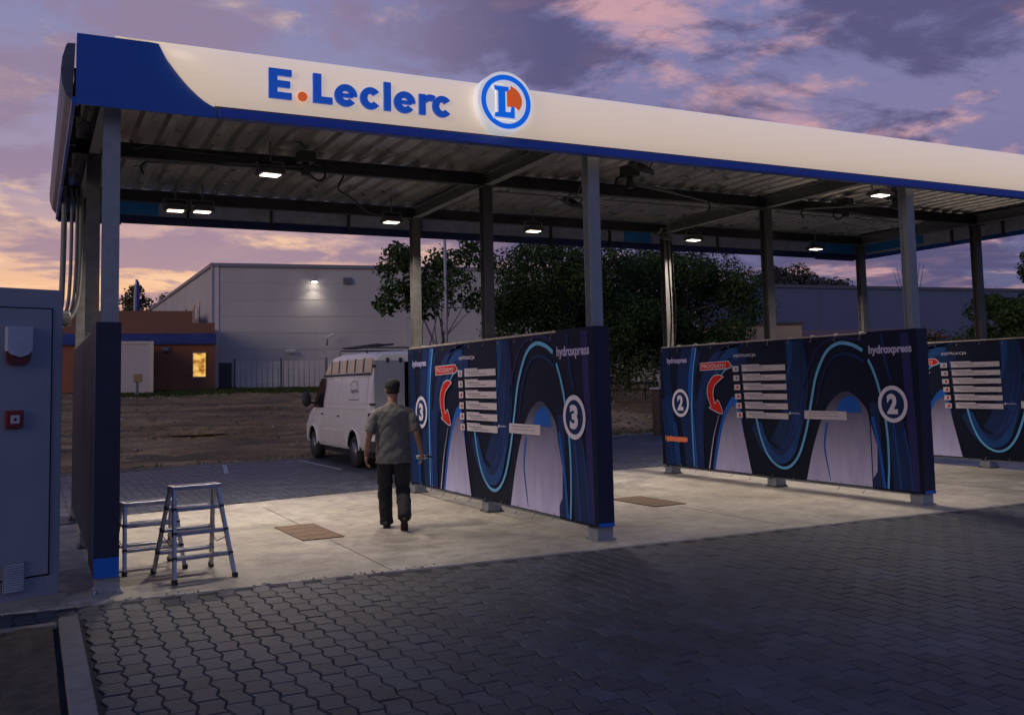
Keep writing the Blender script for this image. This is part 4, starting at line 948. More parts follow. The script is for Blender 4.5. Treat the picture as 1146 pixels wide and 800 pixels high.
# ------------------------------------------------------------------ the walking man
def shell(mb_, vox, mats, name, parent, smooth=2, fold=0.):
    me = mb_.mesh(name, mats)
    bm_ = bmesh.new(); bm_.from_mesh(me); bmesh.ops.recalc_face_normals(bm_, faces=bm_.faces[:]); bm_.to_mesh(me); bm_.free()
    r_ = evalmesh(me, [('REMESH', dict(mode='VOXEL', voxel_size=vox)), ('SMOOTH', dict(factor=.6, iterations=smooth))])
    if fold:
        NR = [v_.normal.copy() for v_ in r_.vertices]; OUT = []
        for v_, n_ in zip(r_.vertices, NR):
            c_ = v_.co.copy(); a_ = noise.noise(Vector((c_.x*9+c_.z*5, c_.y*9, c_.z*11)))+.6*noise.noise(Vector((c_.x*20-c_.z*14, c_.y*18, c_.z*9+7)))
            OUT += list(c_+n_*fold*a_)
        r_.vertices.foreach_set('co', OUT); r_.update()
    r_.materials.clear()
    for x in (mats if isinstance(mats, list) else [mats]): r_.materials.append(x)
    for p_ in r_.polygons: p_.use_smooth = True; p_.material_index = 0
    o = bpy.data.objects.new(name, r_); COL.objects.link(o); o.parent = parent; return o
man = thing('person', 'man seen from behind in grey t-shirt, dark trousers and cap, walking to the van', 'person', (3.34, 2.05, .004), R(-20))
M_skin = mat('skin', (.26, .145, .10), .55, var=.12, scale=20)
def limb(m, P, rs, n=14):
    C = catmull(P, 6); k_ = len(C); rr_ = []
    for i in range(k_):
        t = i/(k_-1)*(len(rs)-1); j = min(int(t), len(rs)-2); rr_.append(rs[j]+(rs[j+1]-rs[j])*(t-j))
    m.tube(C, rr_, n)
    m.ell(C[0], (rr_[0],)*3); m.ell(C[-1], (rr_[-1],)*3)
HIP = .93
legs = {-1: [(-.095, 0, .92), (-.105, .12, .50), (-.09, .15, .10)], 1: [(.095, 0, .92), (.110, .07, .50), (.125, -.25, .20)]}
arms = {-1: [(-.205, -.01, 1.39), (-.285, -.045, 1.13), (-.325, .03, .90)], 1: [(.205, -.01, 1.39), (.285, -.05, 1.13), (.345, .06, .90)]}
def torso(m, g=0.):
    rings = []
    for (z, w, d_, yo) in ((.82, .16, .11, 0), (.92, .175, .12, -.01), (1.05, .155, .105, 0), (1.20, .165, .11, .005), (1.34, .185, .118, 0), (1.44, .17, .10, -.005), (1.49, .11, .075, -.005), (1.525, .06, .06, 0)):
        rings.append([((w+g)*math.cos(2*PI*k_/24), yo+(d_+g)*math.sin(2*PI*k_/24), z) for k_ in range(24)])
    m.loft(rings, 0, True)
body = MB(); torso(body, -.01)
body.tube([(0, -.005, 1.48), (0, .01, 1.62)], [.062, .055], 16)
body.ell((0, .02, 1.675), (.076, .097, .118)); body.ell((0, .045, 1.625), (.058, .068, .07))      # skull, jaw
body.ell((0, .122, 1.665), (.013, .018, .026)); body.ell((0, .108, 1.625), (.028, .012, .010))     # nose, lips
for s_ in (-1, 1):
    body.ell((s_*.030, .103, 1.685), (.016, .012, .011)); body.ell((s_*.080, .012, 1.665), (.012, .02, .032))
    limb(body, legs[s_], [.085, .052, .038]); a = legs[s_][2]
    body.ell((a[0], a[1]+.05, a[2]-.04), (.04, .10, .035))
    limb(body, arms[s_], [.05, .040, .028]); w_ = Vector(arms[s_][2])
    dirv = Vector((0, .16, -1)).normalized() if s_ < 0 else Vector((.05, .40, -.9)).normalized()
    sd = Vector((0, 1, .2)).normalized()
    pc = w_+dirv*.05
    body.ell(pc, (.022, .042, .052)); 
    for fi in range(4):
        b0 = w_+dirv*.085+sd*(.030-.020*fi); ln = (.068, .078, .072, .056)[fi]; inw = Vector((-s_, 0, 0))
        p1 = b0+dirv*ln*.5+inw*.006; p2 = b0+dirv*ln*.8+inw*.022; p3 = b0+dirv*ln+inw*.042
        limb(body, [b0-dirv*.02, b0, p1, p2, p3], [.0095, .0095, .009, .0085, .0075], 8)
    t0 = w_+dirv*.02+sd*.035; limb(body, [t0, t0+sd*.028+dirv*.028, t0+sd*.032+dirv*.062-Vector((s_*.012, 0, 0))], [.013, .011, .008], 8)
shell(body, .0065, [M_skin], 'body', man, 2)
M_shirt = mat('grey_shirt', (.088, .090, .096), .9, var=.05, scale=14, bump=.15, bscale=14)
sh = MB(); rings = []
for (z, w, d_, yo) in ((.79, .222, .155, -.012), (.86, .218, .152, -.012), (.98, .205, .142, -.006), (1.12, .208, .138, -.002), (1.26, .222, .14, 0), (1.36, .232, .138, 0), (1.42, .222, .122, -.004), (1.455, .18, .10, -.006), (1.485, .115, .085, -.006), (1.51, .072, .074, -.004)):
    n = 40; rings.append([((w+.006*math.sin(5*2*PI*k_/n+z*9)+.004*math.sin(9*2*PI*k_/n-z*21))*math.cos(2*PI*k_/n), yo+(d_+.006*math.sin(7*2*PI*k_/n+z*14))*math.sin(2*PI*k_/n), z) for k_ in range(n)])
sh.loft(rings, 0, True)
for s_ in (-1, 1):
    a, b, _ = [Vector(p_) for p_ in arms[s_]]; e = a+(b-a)*.86
    C = [a+Vector((-s_*.06, 0, .015)), a+(e-a)*.3, a+(e-a)*.65, e]; sh.tube(catmull(C, 5), [.074]*6+[.074]*5+[.078]*5, 18)
shell(sh, .008, [M_shirt], 't_shirt', man, 3, .010)
M_trs = mat('dark_trousers', (.012, .013, .018), .85, var=.2, scale=10, bump=.4, bscale=18)
tr = MB(); rings = []
for (z, w, d_, yo) in ((.80, .158, .115, -.008), (.90, .182, .135, -.012), (.97, .172, .125, -.006), (1.03, .160, .11, 0)):
    rings.append([(w*math.cos(2*PI*k_/24), yo+d_*math.sin(2*PI*k_/24), z) for k_ in range(24)])
tr.loft(rings, 0, True)
for s_ in (-1, 1):
    P = [Vector(p_) for p_ in legs[s_]]; mid = (P[0]+P[1])/2+Vector((0, -.01, 0)); m2 = (P[1]+P[2])/2+Vector((s_*.004, -.018, 0)); end = P[2]+(P[2]-P[1])*.12
    C = catmull([P[0], mid, P[1], m2, end], 8); r_ = []
    for i in range(len(C)):
        t = i/(len(C)-1); r_.append(.106-.026*t+.003*math.sin(t*34+s_)+(-.006 if .45 < t < .55 else 0))
    tr.tube(C, r_, 18)
shell(tr, .009, [M_trs], 'trousers', man, 2, .009)
M_shoe = mat('dark_shoe', (.016, .014, .013), .55); M_sole = mat('sole', (.022, .02, .02), .8)
for s_, pitch_, (hx, hy, hz_) in ((-1, 0, (-.09, .15, .0)), (1, -48, (.125, -.235, .085))):
    m = MB(); rt_ = Matrix.Rotation(R(pitch_), 3, 'X')
    ring = []
    for (y, w, z0_, z1_) in ((-.095, .026, .02, .08), (-.07, .036, .018, .10), (-.02, .040, .018, .12), (.04, .042, .018, .10), (.10, .047, .018, .075), (.15, .042, .018, .06), (.19, .022, .02, .045)):
        ring.append([Vector((w*math.cos(2*PI*k_/16), y, (z0_+z1_)/2+(z1_-z0_)/2*math.sin(2*PI*k_/16))) for k_ in range(16)])
    ring = [[rt_ @ p_+Vector((hx, hy, hz_)) for p_ in r_] for r_ in ring]; m.loft(ring, 0, True); sh_ = m.build('shoe', M_shoe, man)
    m = MB(); P = [(-.03, -.088), (.03, -.088), (.038, -.02), (.044, .08), (.042, .14), (.02, .192), (-.02, .192), (-.042, .14), (-.044, .08), (-.038, -.02)]
    m.prism(P, lambda a, b, d_: rt_ @ Vector((a, b, d_))+Vector((hx, hy, hz_)), 0, .024); m.build('sole', M_sole, sh_)
m = MB(); m.ell((0, .004, 1.690), (.086, .106, .098), rot=Matrix.Rotation(R(-6), 3, 'X')); hair_o = shell(m, .007, [mat('hair', (.022, .018, .016), .9)], 'hair', man)
for v_ in hair_o.data.vertices:
    if v_.co.y > .035+.2*(v_.co.z-1.70) and v_.co.z < 1.73: v_.co.y = .035; v_.co.x *= .9
    if v_.co.z < 1.625: v_.co.z = 1.625
m = MB(); rings = []
for (z, s_) in ((1.705, 1.0), (1.72, 1.03), (1.755, 1.02), (1.785, .88), (1.803, .6), (1.808, .15)):
    rings.append([(.092*s_*math.cos(2*PI*k_/28), .008+.112*s_*math.sin(2*PI*k_/28), z-.015*math.sin(2*PI*k_/28)*(1 if z < 1.73 else 0)*-.6) for k_ in range(28)])
m.loft(rings, 0, True)
m.prism([(-.075, .08), (-.07, .15), (-.035, .185), (.035, .185), (.07, .15), (.075, .08)], lambda a, b, d_: (a, b, 1.715-(b-.08)*.25+d_), 0, .008); m.build('cap', mat('cap_dark', (.010, .011, .015), .85), man)
# items held in the right hand
rod = thing('folded_gloves', "white gloves with dark tips held in the man's right hand", 'gloves', (3.34, 2.05, .004), R(-20))
m = MB()
hw = Vector((.335, .12, .86))
for i, (dx_, dy_, dz_) in enumerate(((0, .0, 0), (.03, .03, -.012), (.055, .05, .0), (.02, .06, -.025), (.075, .04, -.02))):
    m.ell(hw+Vector((dx_-.03, dy_, dz_-.01)), (.030, .042, .017), rot=Matrix.Rotation(.4*i, 3, 'Z'))
m.build('cloth', mat('glove_white', (.55, .55, .58), .8), rod)
m = MB(); m.tube([hw+Vector((.02, .02, -.01)), hw+Vector((.10, .07, -.02)), hw+Vector((.15, .10, -.03))], [.014, .015, .009], 8); m.build('dark_tip', M_black, rod)

# ------------------------------------------------------------------ background buildings
M_clad = mat('cladding_grey', (.50, .465, .43), .6, .1, var=.10, scale=.25, bump=0)
M_clad2 = mat('cladding_trim', (.60, .54, .50), .6); M_clad3 = mat('cladding_side', (.34, .34, .40), .6, var=.1, scale=.2)
wh_ = thing('warehouse', 'large pale grey warehouse with a lit wall lamp behind the van', 'warehouse', (9.4, 52.6, 1.6), R(-8.5))
L_ = 34; H_ = 7.75
BX, BY = -5.68, 38.7
m = MB(); m.prism([(0, 0), (L_, 0), (L_, BY), (BX, BY)], lambda a, b, d_: (a, b, d_), 0, H_); m.build('wall', M_clad, wh_)
m = MB(); m.box(-.12, L_+.1, -.14, .1, H_, H_+.22); m.prism([(-.14, .12), (.1, .12), (BX+.1, BY), (BX-.14, BY)], lambda a, b, d_: (a, b, d_), H_, H_+.22); m.build('parapet', mat('parapet', (.22, .22, .25), .5), wh_)
m = MB(); m.box(-.08, .38, -.06, -.002, 0, H_-.002); m.box(-.06, -.002, 0, .35, 0, H_-.002); m.build('corner_trim', M_clad2, wh_)
m = MB()
for z_ in (2.55, 3.6, 4.65, 5.7, 6.75): m.box(.4, L_, -.012, -.002, z_, z_+.035)
for x_ in (6.3, 12.3, 18.3): m.box(x_, x_+.03, -.012, -.002, .0, H_-.01)
m.build('panel_joint', mat('joint_dark', (.45, .415, .385), .7), wh_)
for y, w_, z0_, z1_ in ((5, .9, 4.0, 6.0), (7.5, .9, 4.2, 6.0), (11, .9, 4.6, 6.0), (15, 1.4, 5.0, 6.0), (19, 1.4, 5.2, 6.0)):
    k_ = BX/BY; m = MB(); m.prism([(k_*y-.04, y), (k_*y-.004, y), (k_*(y+w_)-.004, y+w_), (k_*(y+w_)-.04, y+w_)], lambda a, b, d_: (a, b, d_), z0_, z1_); m.build('window', mat('wh_window', (.03, .03, .045), .2), wh_)
for y in (12, 24):
    m = MB(); m.prism([(k_*y-.02, y), (k_*y-.003, y), (k_*(y+.12)-.003, y+.12), (k_*(y+.12)-.02, y+.12)], lambda a, b, d_: (a, b, d_), 0, H_-.01); m.build('panel_joint', MATS['joint_dark'], wh_)
m = MB(); m.box(8.1, 8.6, -.22, -.01, 6.75, 7.15); m.build('hopper', mat('hopper', (.12, .12, .13), .6), wh_)
m = MB(); m.box(9.9, 10.25, -.12, -.01, 5.35, 5.6); m.build('vent_box', MATS['hopper'], wh_)
m = MB(); m.box(-.10, -.02, -.16, -.07, 0, H_); m.build('downpipe', M_clad2, wh_)
wl_ = thing('wall_lamp', 'lit white floodlight on the warehouse wall', 'lamp', (15.5, 51.38, 8.42), R(-8.5))
m = MB(); m.box(-.20, .20, -.30, .05, 0, .10, bev=.02); m.box(-.05, .05, .0, .16, .02, .08); m.build('housing', M_house, wl_)
m = MB(); m.box(-.17, .17, -.27, -.0, -.05, -.005, bev=.01); m.build('lens', mat('wall_lens', (.9, .9, .9), .4, emit=(1, .92, .85), estr=25), wl_)
ld = bpy.data.lights.new('wall_light', 'AREA'); ld.size = .3; ld.energy = 32; ld.color = (1, .9, .8); ld.spread = R(120)
lo = bpy.data.objects.new('wall_light', ld); COL.objects.link(lo); lo.parent = wl_; lo.location = (0, -.13, -.07); lo.rotation_euler = (R(-18), 0, 0)
cc = thing('security_camera', 'small pale camera on a bracket at the warehouse wall above the fence', 'camera', (16.2, 50.95, 4.35), R(-8.5))
m = MB(); m.bar((0, .3, .0), (0, -.2, .4), .05, .05); m.tube([(-.0, -.2, .0), (0, -.2, .45)], .03, 6); m.build('arm', MATS['hopper'], cc)
m = MB(); m.box(-.05, .45, -.30, -.10, .50, .66, bev=.03, rot=Matrix.Rotation(R(-30), 3, 'Y')); m.build('housing', mat('cam_white', (.6, .58, .55), .5), cc)
cc = thing('bulkhead_light', 'small white unlit bulkhead on the warehouse wall left of the camera', 'lamp', (14.0, 51.6, 3.9), R(-8.5)); m = MB(); m.box(-.3, .3, -.12, .1, 0, .2, bev=.04); m.build('housing', MATS['cam_white'], cc)

# low brown office block
br = thing('office_block', 'low brown clad building with a blue band and one warmly lit window', 'building', (8.6, 46.75, 1.5), R(172))
M_brn = mat('brown_cladding', (.25, .085, .034), .6, var=.18, scale=.8); M_brn2 = mat('brown_parapet', (.20, .085, .045), .6, var=.12)
m = MB(); m.box(0, 22, -7, 0, 0, 2.75); m.build('wall', M_brn, br)
m = MB(); m.box(-.05, 22.1, -.2, .22, 2.75, 3.35); m.build('blue_band', mat('office_blue', (.035, .05, .20), .3, var=.5, scale=.6), br)
m = MB(); m.box(.02, 22.1, -7, .02, 3.352, 3.95); m.build('parapet', M_brn2, br)
m = MB(); m.box(1.2, 22, -12.5, -7.02, 2.0, 5.15); m.build('upper_storey', M_brn2, br)
m = MB(); m.box(.45, 1.22, .004, .05, .88, 2.30); fr = m.build('window_frame', mat('window_frame', (.45, .33, .22), .5), br)
m = MB(); m.box(.51, 1.16, .052, .056, .94, 2.24)
wm = bpy.data.materials.new('lit_window'); wm.use_nodes = True; t_ = wm.node_tree; p_ = t_.nodes['Principled BSDF']
nz_ = t_.nodes.new('ShaderNodeTexNoise'); nz_.inputs['Scale'].default_value = 2.6; tcx = t_.nodes.new('ShaderNodeTexCoord'); t_.links.new(tcx.outputs['Object'], nz_.inputs[0])
cr_ = t_.nodes.new('ShaderNodeValToRGB'); e_ = cr_.color_ramp.elements; e_[0].position = .38; e_[0].color = (.36, .11, .01, 1); e_[1].position = .6; e_[1].color = (1, .60, .14, 1)
t_.links.new(nz_.outputs[0], cr_.inputs[0]); t_.links.new(cr_.outputs[0], p_.inputs['Emission Color']); p_.inputs['Emission Strength'].default_value = .95; p_.inputs['Base Color'].default_value = (.1, .06, .02, 1)
m.build('pane', wm, fr)
for x_ in (2.3, 3.6, 6.4, 9.6):
    m = MB(); m.box(x_, x_+.04, .003, .02, 0, 2.74); m.build('cladding_joint', M_brn2, br)
m = MB(); m.ell((2.6, .10, 2.45), (.22, .12, .16)); m.build('wall_bracket_lamp', M_grey, br)
ct = thing('storage_container', 'pale grey box container in front of the brown building', 'container', (5.04, 44.2, 1.45), R(-7))
m = MB(); m.box(-1.95, 0, 0, 2.4, .12, 2.78, bev=.02); m.build('body', mat('container_pale', (.50, .44, .40), .6, var=.06), ct)
m = MB(); m.box(-.12, .03, -.04, .1, .08, 2.84); m.box(-2.0, -.12, -.04, .06, 2.70, 2.84); m.box(-2.0, -.12, -.04, .06, .06, .18); m.build('frame', mat('container_frame', (.58, .50, .42), .6), ct)
mt = thing('meter_box', 'small post with a yellowish box in front of the pale container', 'meter', (4.2, 43.2, 1.42), 0)
m = MB(); m.box(-.07, .07, -.05, .05, 0, .75); m.build('post', M_grey, mt)
m = MB(); m.box(-.20, .24, -.12, .08, .75, 1.15, bev=.03); m.build('box', mat('meter_yellow', (.32, .22, .10), .5), mt)
# corrugated picket fence and gate
fe = thing('palisade_fence', 'pale metal palisade fence in front of the warehouse', 'fence', (9.55, 49.8, 1.72), R(-9))
M_fen = mat('fence_pale', (.68, .60, .52), .6, .2, var=.15, scale=1)
m = MB(); x_ = .75
while x_ < 22: m.box(x_, x_+.24, -.02, .01, .05, 1.62); x_ += .31
m.build('pales', M_fen, fe)
m = MB(); m.box(.7, 22, .012, .06, .35, .42); m.box(.7, 22, .012, .06, 1.25, 1.32); m.build('rail', M_fen, fe)
for i in range(9):
    m = MB(); m.box(.62+i*2.7, .72+i*2.7, -.05, .05, 0, 1.80); m.build('post', MATS['hopper'], fe)
ga = thing('mesh_gate', 'dark green gate between the corner of the warehouse and the pale fence', 'gate', (9.3, 49.75, 1.72), R(-9))
m = MB(); m.box(0, .75, 0, .03, .05, 1.55); m.build('leaf', mat('gate_green', (.055, .065, .055), .6), ga)
m = MB(); m.box(-.08, 0, -.03, .05, 0, 1.75); m.build('post', M_clad2, ga)
# totem sign
to = thing('totem_sign', 'tall narrow white and blue totem sign above the brown building', 'sign', (6.6, 70.8, 1.7), R(25))
m = MB(); m.tube([(0, 0, 0), (0, 0, 6.2)], .12, 8); m.build('pole', M_grey, to)
P = [(-.18, 5.9), (.10, 5.9), (.16, 7.2), (.12, 8.3), (.02, 8.6), (-.10, 8.2), (-.16, 7.2)]
m = MB(); m.prism(P, lambda a, b, d_: (a, d_, b), -.12, .12); m.build('panel', mat('totem_white', (.35, .33, .36), .5), to)
m = MB(); m.prism([(-.05, 5.88), (.18, 5.88), (.22, 7.2), (.17, 8.4), (.0, 8.68)], lambda a, b, d_: (a, d_, b), -.15, .15); m.build('blue_edge', mat('totem_blue', (.02, .05, .28), .5), to)
# right hand blue-grey hall
hb = thing('industrial_hall', 'long blue grey industrial hall behind the trees on the right', 'warehouse', (50, 62, 0), 0)
a = Vector((55, 63.5)); b = Vector((91.1, 59.6)); dirx = (b-a).normalized(); ang = math.atan2(dirx.y, dirx.x); hb.location = (a.x, a.y, 0); hb.rotation_euler = (0, 0, ang)
m = MB(); m.box(-6, 62, 0, 30, 0, 10.35); m.build('wall', mat('hall_blue', (.095, .115, .20), .6, var=.06, scale=.15), hb)
m = MB(); m.box(-6.1, 62.1, -.15, .1, 10.35, 10.65); m.build('roof_edge', mat('hall_edge', (.09, .09, .12), .6), hb)
m = MB(); m.box(-6, 62, -.04, -.005, 5.2, 5.6); m.build('band', mat('hall_band', (.10, .10, .15), .6), hb)
m = MB()
for i in range(11): m.box(-4+i*6, -3.94+i*6, -.02, -.004, 5.6, 10.3)
m.build('panel_joint', MATS['hall_edge'], hb)
ty = thing('flat_roof_house', 'tan rendered low building between the big trees and the posts of panel 2', 'building', (40.4, 37.6, .9), R(-28))
m = MB(); m.box(-3, 2.3, 0, 5, 0, 4.05); m.build('wall', mat('tan_render', (.50, .36, .23), .8, var=.1, scale=.5), ty)
m = MB(); m.box(-3.1, 2.4, -.1, 5.1, 4.05, 4.2); m.build('roof', mat('tan_roof', (.10, .07, .06), .7), ty)
rh = thing('red_roof_house', 'low house with a thin dark red roof right of the tan building', 'building', (44.5, 38.8, .9), R(-26))
m = MB(); m.box(-1.5, 9, 0, 5, 0, 3.1); m.build('wall', mat('house_wall', (.52, .38, .25), .8, var=.1), rh)
m = MB(); m.prism([(-.5, 3.1), (-.5, 3.25), (2.7, 3.95), (5.6, 3.25), (5.6, 3.1)], lambda a_, b_, d_: (d_, a_, b_), -1.9, 9.4); m.build('roof', mat('red_roof', (.11, .045, .04), .7), rh)

# ------------------------------------------------------------------ vegetation
M_bark = mat('bark', (.06, .05, .045), .9, var=.3, bump=.6, bscale=20)
def leafmat(name, col, isl=.45):
    m_ = mat(name, col, .65, var=.25, scale=.8, island=isl, spec=.08)
    return m_
M_leaf = leafmat('leaf_dark', (.036, .062, .018), .4); M_leaf2 = leafmat('leaf_mid', (.060, .090, .024)); M_leaf3 = leafmat('leaf_far', (.05, .055, .05))
M_hedge = leafmat('leaf_hedge', (.052, .062, .022)); M_bush = leafmat('leaf_olive', (.07, .07, .03))
def leaves(mb_, c_, rad, n, s, rnd, shell_=.55, flat=1.0):
    g = np.random.default_rng(rnd.randrange(1 << 30))
    v = g.normal(size=(n, 3)); v /= np.linalg.norm(v, axis=1, keepdims=True); r_ = shell_+(1-shell_)*g.random(n)**.6
    p = np.array(tuple(c_))+v*np.array(rad)*r_[:, None]
    nr = v+g.normal(size=(n, 3))*.6+np.array((0, 0, .3)); nr /= np.linalg.norm(nr, axis=1, keepdims=True)
    a = np.cross(nr, g.normal(size=(n, 3))); a /= np.linalg.norm(a, axis=1, keepdims=True); b = np.cross(nr, a)
    q = (s*g.uniform(.6, 1.3, n))[:, None]
    V = np.stack([p-a*q*.5, p+b*q*.28+nr*q*.06, p+a*q*.5, p-b*q*.28+nr*q*.06], 1).reshape(-1, 3)
    o = len(mb_.v); mb_.v += V.tolist(); mb_.f += (np.arange(4*n).reshape(-1, 4)+o).tolist(); mb_.m += [0]*n; mb_.sm += [False]*n
def tree(name, label, loc, H, crown, seed, n_cl, leaf_n, ls, lm, trunk_r=.16, trunk_h=.35, group=None, cl=(.9, 1.4), stems=1, cat='tree', spread=1.0):
    rnd = random.Random(seed); t = thing(name, label, cat, loc, rnd.random()*0, group)
    tm = MB(); lmb = MB(); rx, ry, rz_, cz = crown
    cents = []
    for i in range(n_cl):
        for _ in range(40):
            v = Vector((rnd.uniform(-1, 1), rnd.uniform(-1, 1), rnd.uniform(-1, 1)))
            if .3 < v.length < 1: break
        c_ = Vector((v.x*rx, v.y*ry, cz+v.z*rz_)); cents.append(c_)
    for s_i in range(stems):
        ox = (s_i-(stems-1)/2)*.9*rx*.4; top = Vector((ox*1.6, 0, cz+rz_*.4)); base_ = Vector((ox*.4, 0, -.2))
        tm.tube(catmull([base_, base_+Vector((ox*.2+rnd.gauss(0, .1), 0, H*.25)), base_.lerp(top, .6)+Vector((rnd.gauss(0, .15), 0, 0)), top], 6), [trunk_r*(1-.75*i/18) for i in range(19)], 8)
    for c_ in cents:
        ox = (rnd.randrange(stems)-(stems-1)/2)*.9*rx*.4; z0 = trunk_h*H+rnd.random()*(cz-trunk_h*H)*1.0; st = Vector((ox, 0, min(z0, c_.z-.2)))
        midp = st.lerp(c_, .5)+Vector((rnd.gauss(0, .12), rnd.gauss(0, .12), -.1)); tm.tube(catmull([st, midp, c_], 4), [trunk_r*.34*(1-.8*i/8) for i in range(9)], 5)
        r_ = rnd.uniform(*cl)*spread; leaves(lmb, c_, (r_, r_, r_*.75), leaf_n, ls, rnd, .35)
    tm.build('trunk', M_bark, t); lmb.build('crown', lm, t); return t
gz = hgt
tree('slender_tree', 'slender young tree with sparse branches left of the middle post of panel 3', (12.7, 24.1, gz(12.7, 24.1)), 6.8, (2.3, 2.0, 1.9, 5.4), 3, 30, 150, .20, M_leaf, .075, .25, None, (.45, .8), 2)
tree('broad_tree', 'broad dense tree behind the front post of panel 3', (20.9, 28.7, 1.1), 7.5, (3.6, 3.0, 2.9, 4.3), 8, 48, 700, .17, M_leaf, .22, .15, 'dense trees behind the car wash', (.9, 1.45))
tree('broad_tree', 'broad dense tree behind the rear post of panel 2', (29.6, 31.4, 1.1), 8, (4.4, 3.2, 3.2, 4.2), 21, 54, 700, .18, M_leaf, .24, .15, 'dense trees behind the car wash', (1.0, 1.6))
tree('broad_tree', 'narrower dense tree filling the gap between the two broad ones', (26.0, 31.4, 1.1), 8, (3.0, 2.6, 3.2, 4.2), 33, 30, 620, .18, M_leaf, .2, .15, 'dense trees behind the car wash', (.9, 1.4))
tree('small_tree', 'small bushy tree peeking over the left wall of the warehouse', (9.6, 94.5, 7.0), 4.5, (3.2, 2, 1.6, 3.4), 5, 14, 160, .42, M_bush, .15, .2, 'small far trees above the roofs', (.7, 1.2))
tree('small_tree', 'low far tree beside the totem sign', (7.0, 88, 6.2), 3, (2.0, 1.5, 1.0, 2.4), 6, 10, 120, .38, M_bush, .12, .2, 'small far trees above the roofs', (.5, .8))
tree('far_tree', 'dark round tree rising above the blue grey hall', (82, 82, 8), 9, (4.5, 3, 2.7, 5.2), 12, 22, 330, .45, M_leaf3, .25, .2, 'far trees behind the hall', (1.2, 2.0))
tree('far_tree', 'lower far tree right beside the round one above the hall', (87.5, 79, 7), 7, (4.2, 3, 1.8, 4.2), 14, 16, 300, .45, M_leaf3, .25, .2, 'far trees behind the hall', (1.2, 1.8))
tree('far_tree', 'tall dark tree at the right edge behind the last post', (58.3, 30.2, 1), 9, (2.6, 2.6, 3.6, 5.3), 17, 30, 420, .30, M_leaf, .2, .15, 'trees at the right edge', (.8, 1.4))
tree('far_tree', 'bushy dark tree directly right of the last post', (55.3, 31.7, 1), 6, (2.2, 2.2, 2.2, 3.3), 18, 24, 380, .28, M_leaf, .18, .1, 'trees at the right edge', (.7, 1.2))
# bare far poplar twigs
tw = thing('bare_tree', 'bare thin upright twigs above the blue grey hall', 'tree', (88.5, 68, 8)); m = MB(); r_ = random.Random(4)
for i in range(9):
    a = (i-4)*.42; m.tube([(a*.4, 0, 0), (a+r_.gauss(0, .15), 0, 3+r_.random()), (a*1.5, 0, 5.2+r_.random()*1.5)], [.07, .05, .02], 5)
m.build('trunk', mat('far_twig', (.10, .09, .12), .9), tw)
def hedge(label, p0, p1, z, h, w, n, seed, lm=M_hedge, ls=.16):
    rnd = random.Random(seed); p0 = Vector(p0); p1 = Vector(p1); L = (p1-p0).length; ang = math.atan2(p1.y-p0.y, p1.x-p0.x)
    t = thing('hedge', label, 'hedge', (p0.x, p0.y, z), ang); m = MB(); k_ = int(L/.7)+1
    for i in range(k_):
        c_ = (i*.7, rnd.gauss(0, .1), h*.5+rnd.gauss(0, .08)); leaves(m, c_, (.65, w, h*.56+rnd.uniform(-.05, .12)), n, ls, rnd, .5)
    m.build('foliage', lm, t); m = MB()
    for i in range(0, k_, 2): m.tube([(i*.7, 0, -.2), (i*.7+.05, 0, h*.5)], [.03, .02], 5)
    m.build('stems', M_bark, t)
hedge('clipped dark hedge seen between panels 3 and 2', (17.6, 22.4), (23.0, 20.2), 1.15, 1.75, .8, 420, 3, M_hedge, .13)
hedge('long olive hedge in front of the blue grey hall on the right', (46.5, 34.2), (62.5, 28.0), 1.1, 3.2, 1.2, 330, 5, M_hedge, .24)
hedge('low hedge far behind panel 2 left of the last rear post', (43.0, 33.5), (47.0, 32.4), .9, 2.2, .8, 300, 6, M_hedge, .2)
# grass along the fence
m = MB(); r_ = random.Random(9)
vs = []; fs = []
for i in range(16000):
    a = r_.random(); x_ = 2.5+a*15; base_y = 48.4-.12*(x_-9)-(1.2 if x_ < 9 else 0)-3.6*max(0, (9-x_)/7)
    y_ = base_y-abs(r_.gauss(0, 1.3)); z_ = ground_z(x_, y_); h_ = r_.uniform(.05, .20); q = .03
    dx_ = r_.gauss(0, .05); o = len(vs); ax = r_.uniform(-1, 1)*q
    vs += [(x_-q, y_, z_), (x_+q, y_+ax, z_), (x_+dx_, y_+r_.gauss(0, .04), z_+h_)]; fs.append((o, o+1, o+2))
m.add(vs, fs); tag(m.build('grass', leafmat('grass_green', (.065, .085, .022))), 'green grass growing along the foot of the fence and brown building', 'grass', kind='stuff')
rt2 = random.Random(19); vs = []; fs = []
for i in range(260):
    if i % 3: cx_ = rt2.uniform(-1, 24); cy_ = 13.35+.2*cx_+abs(rt2.gauss(0, .25))
    else: cx_ = rt2.uniform(1, 14); cy_ = rt2.uniform(16, 46)
    for k_ in range(14):
        x_ = cx_+rt2.gauss(0, .10); y_ = cy_+rt2.gauss(0, .08); z_ = ground_z(x_, y_); h_ = rt2.uniform(.03, .12); o = len(vs); a_ = rt2.uniform(0, 3.14); q = .012
        vs += [(x_-q*math.cos(a_), y_-q*math.sin(a_), z_), (x_+q*math.cos(a_), y_+q*math.sin(a_), z_), (x_+rt2.gauss(0, .04), y_+rt2.gauss(0, .04), z_+h_)]; fs.append((o, o+1, o+2))
m = MB(); m.add(vs, fs); tag(m.build('weeds', MATS['grass_green']), 'small weeds dotted over the bare earth and along the car park edge', 'weeds', kind='stuff')
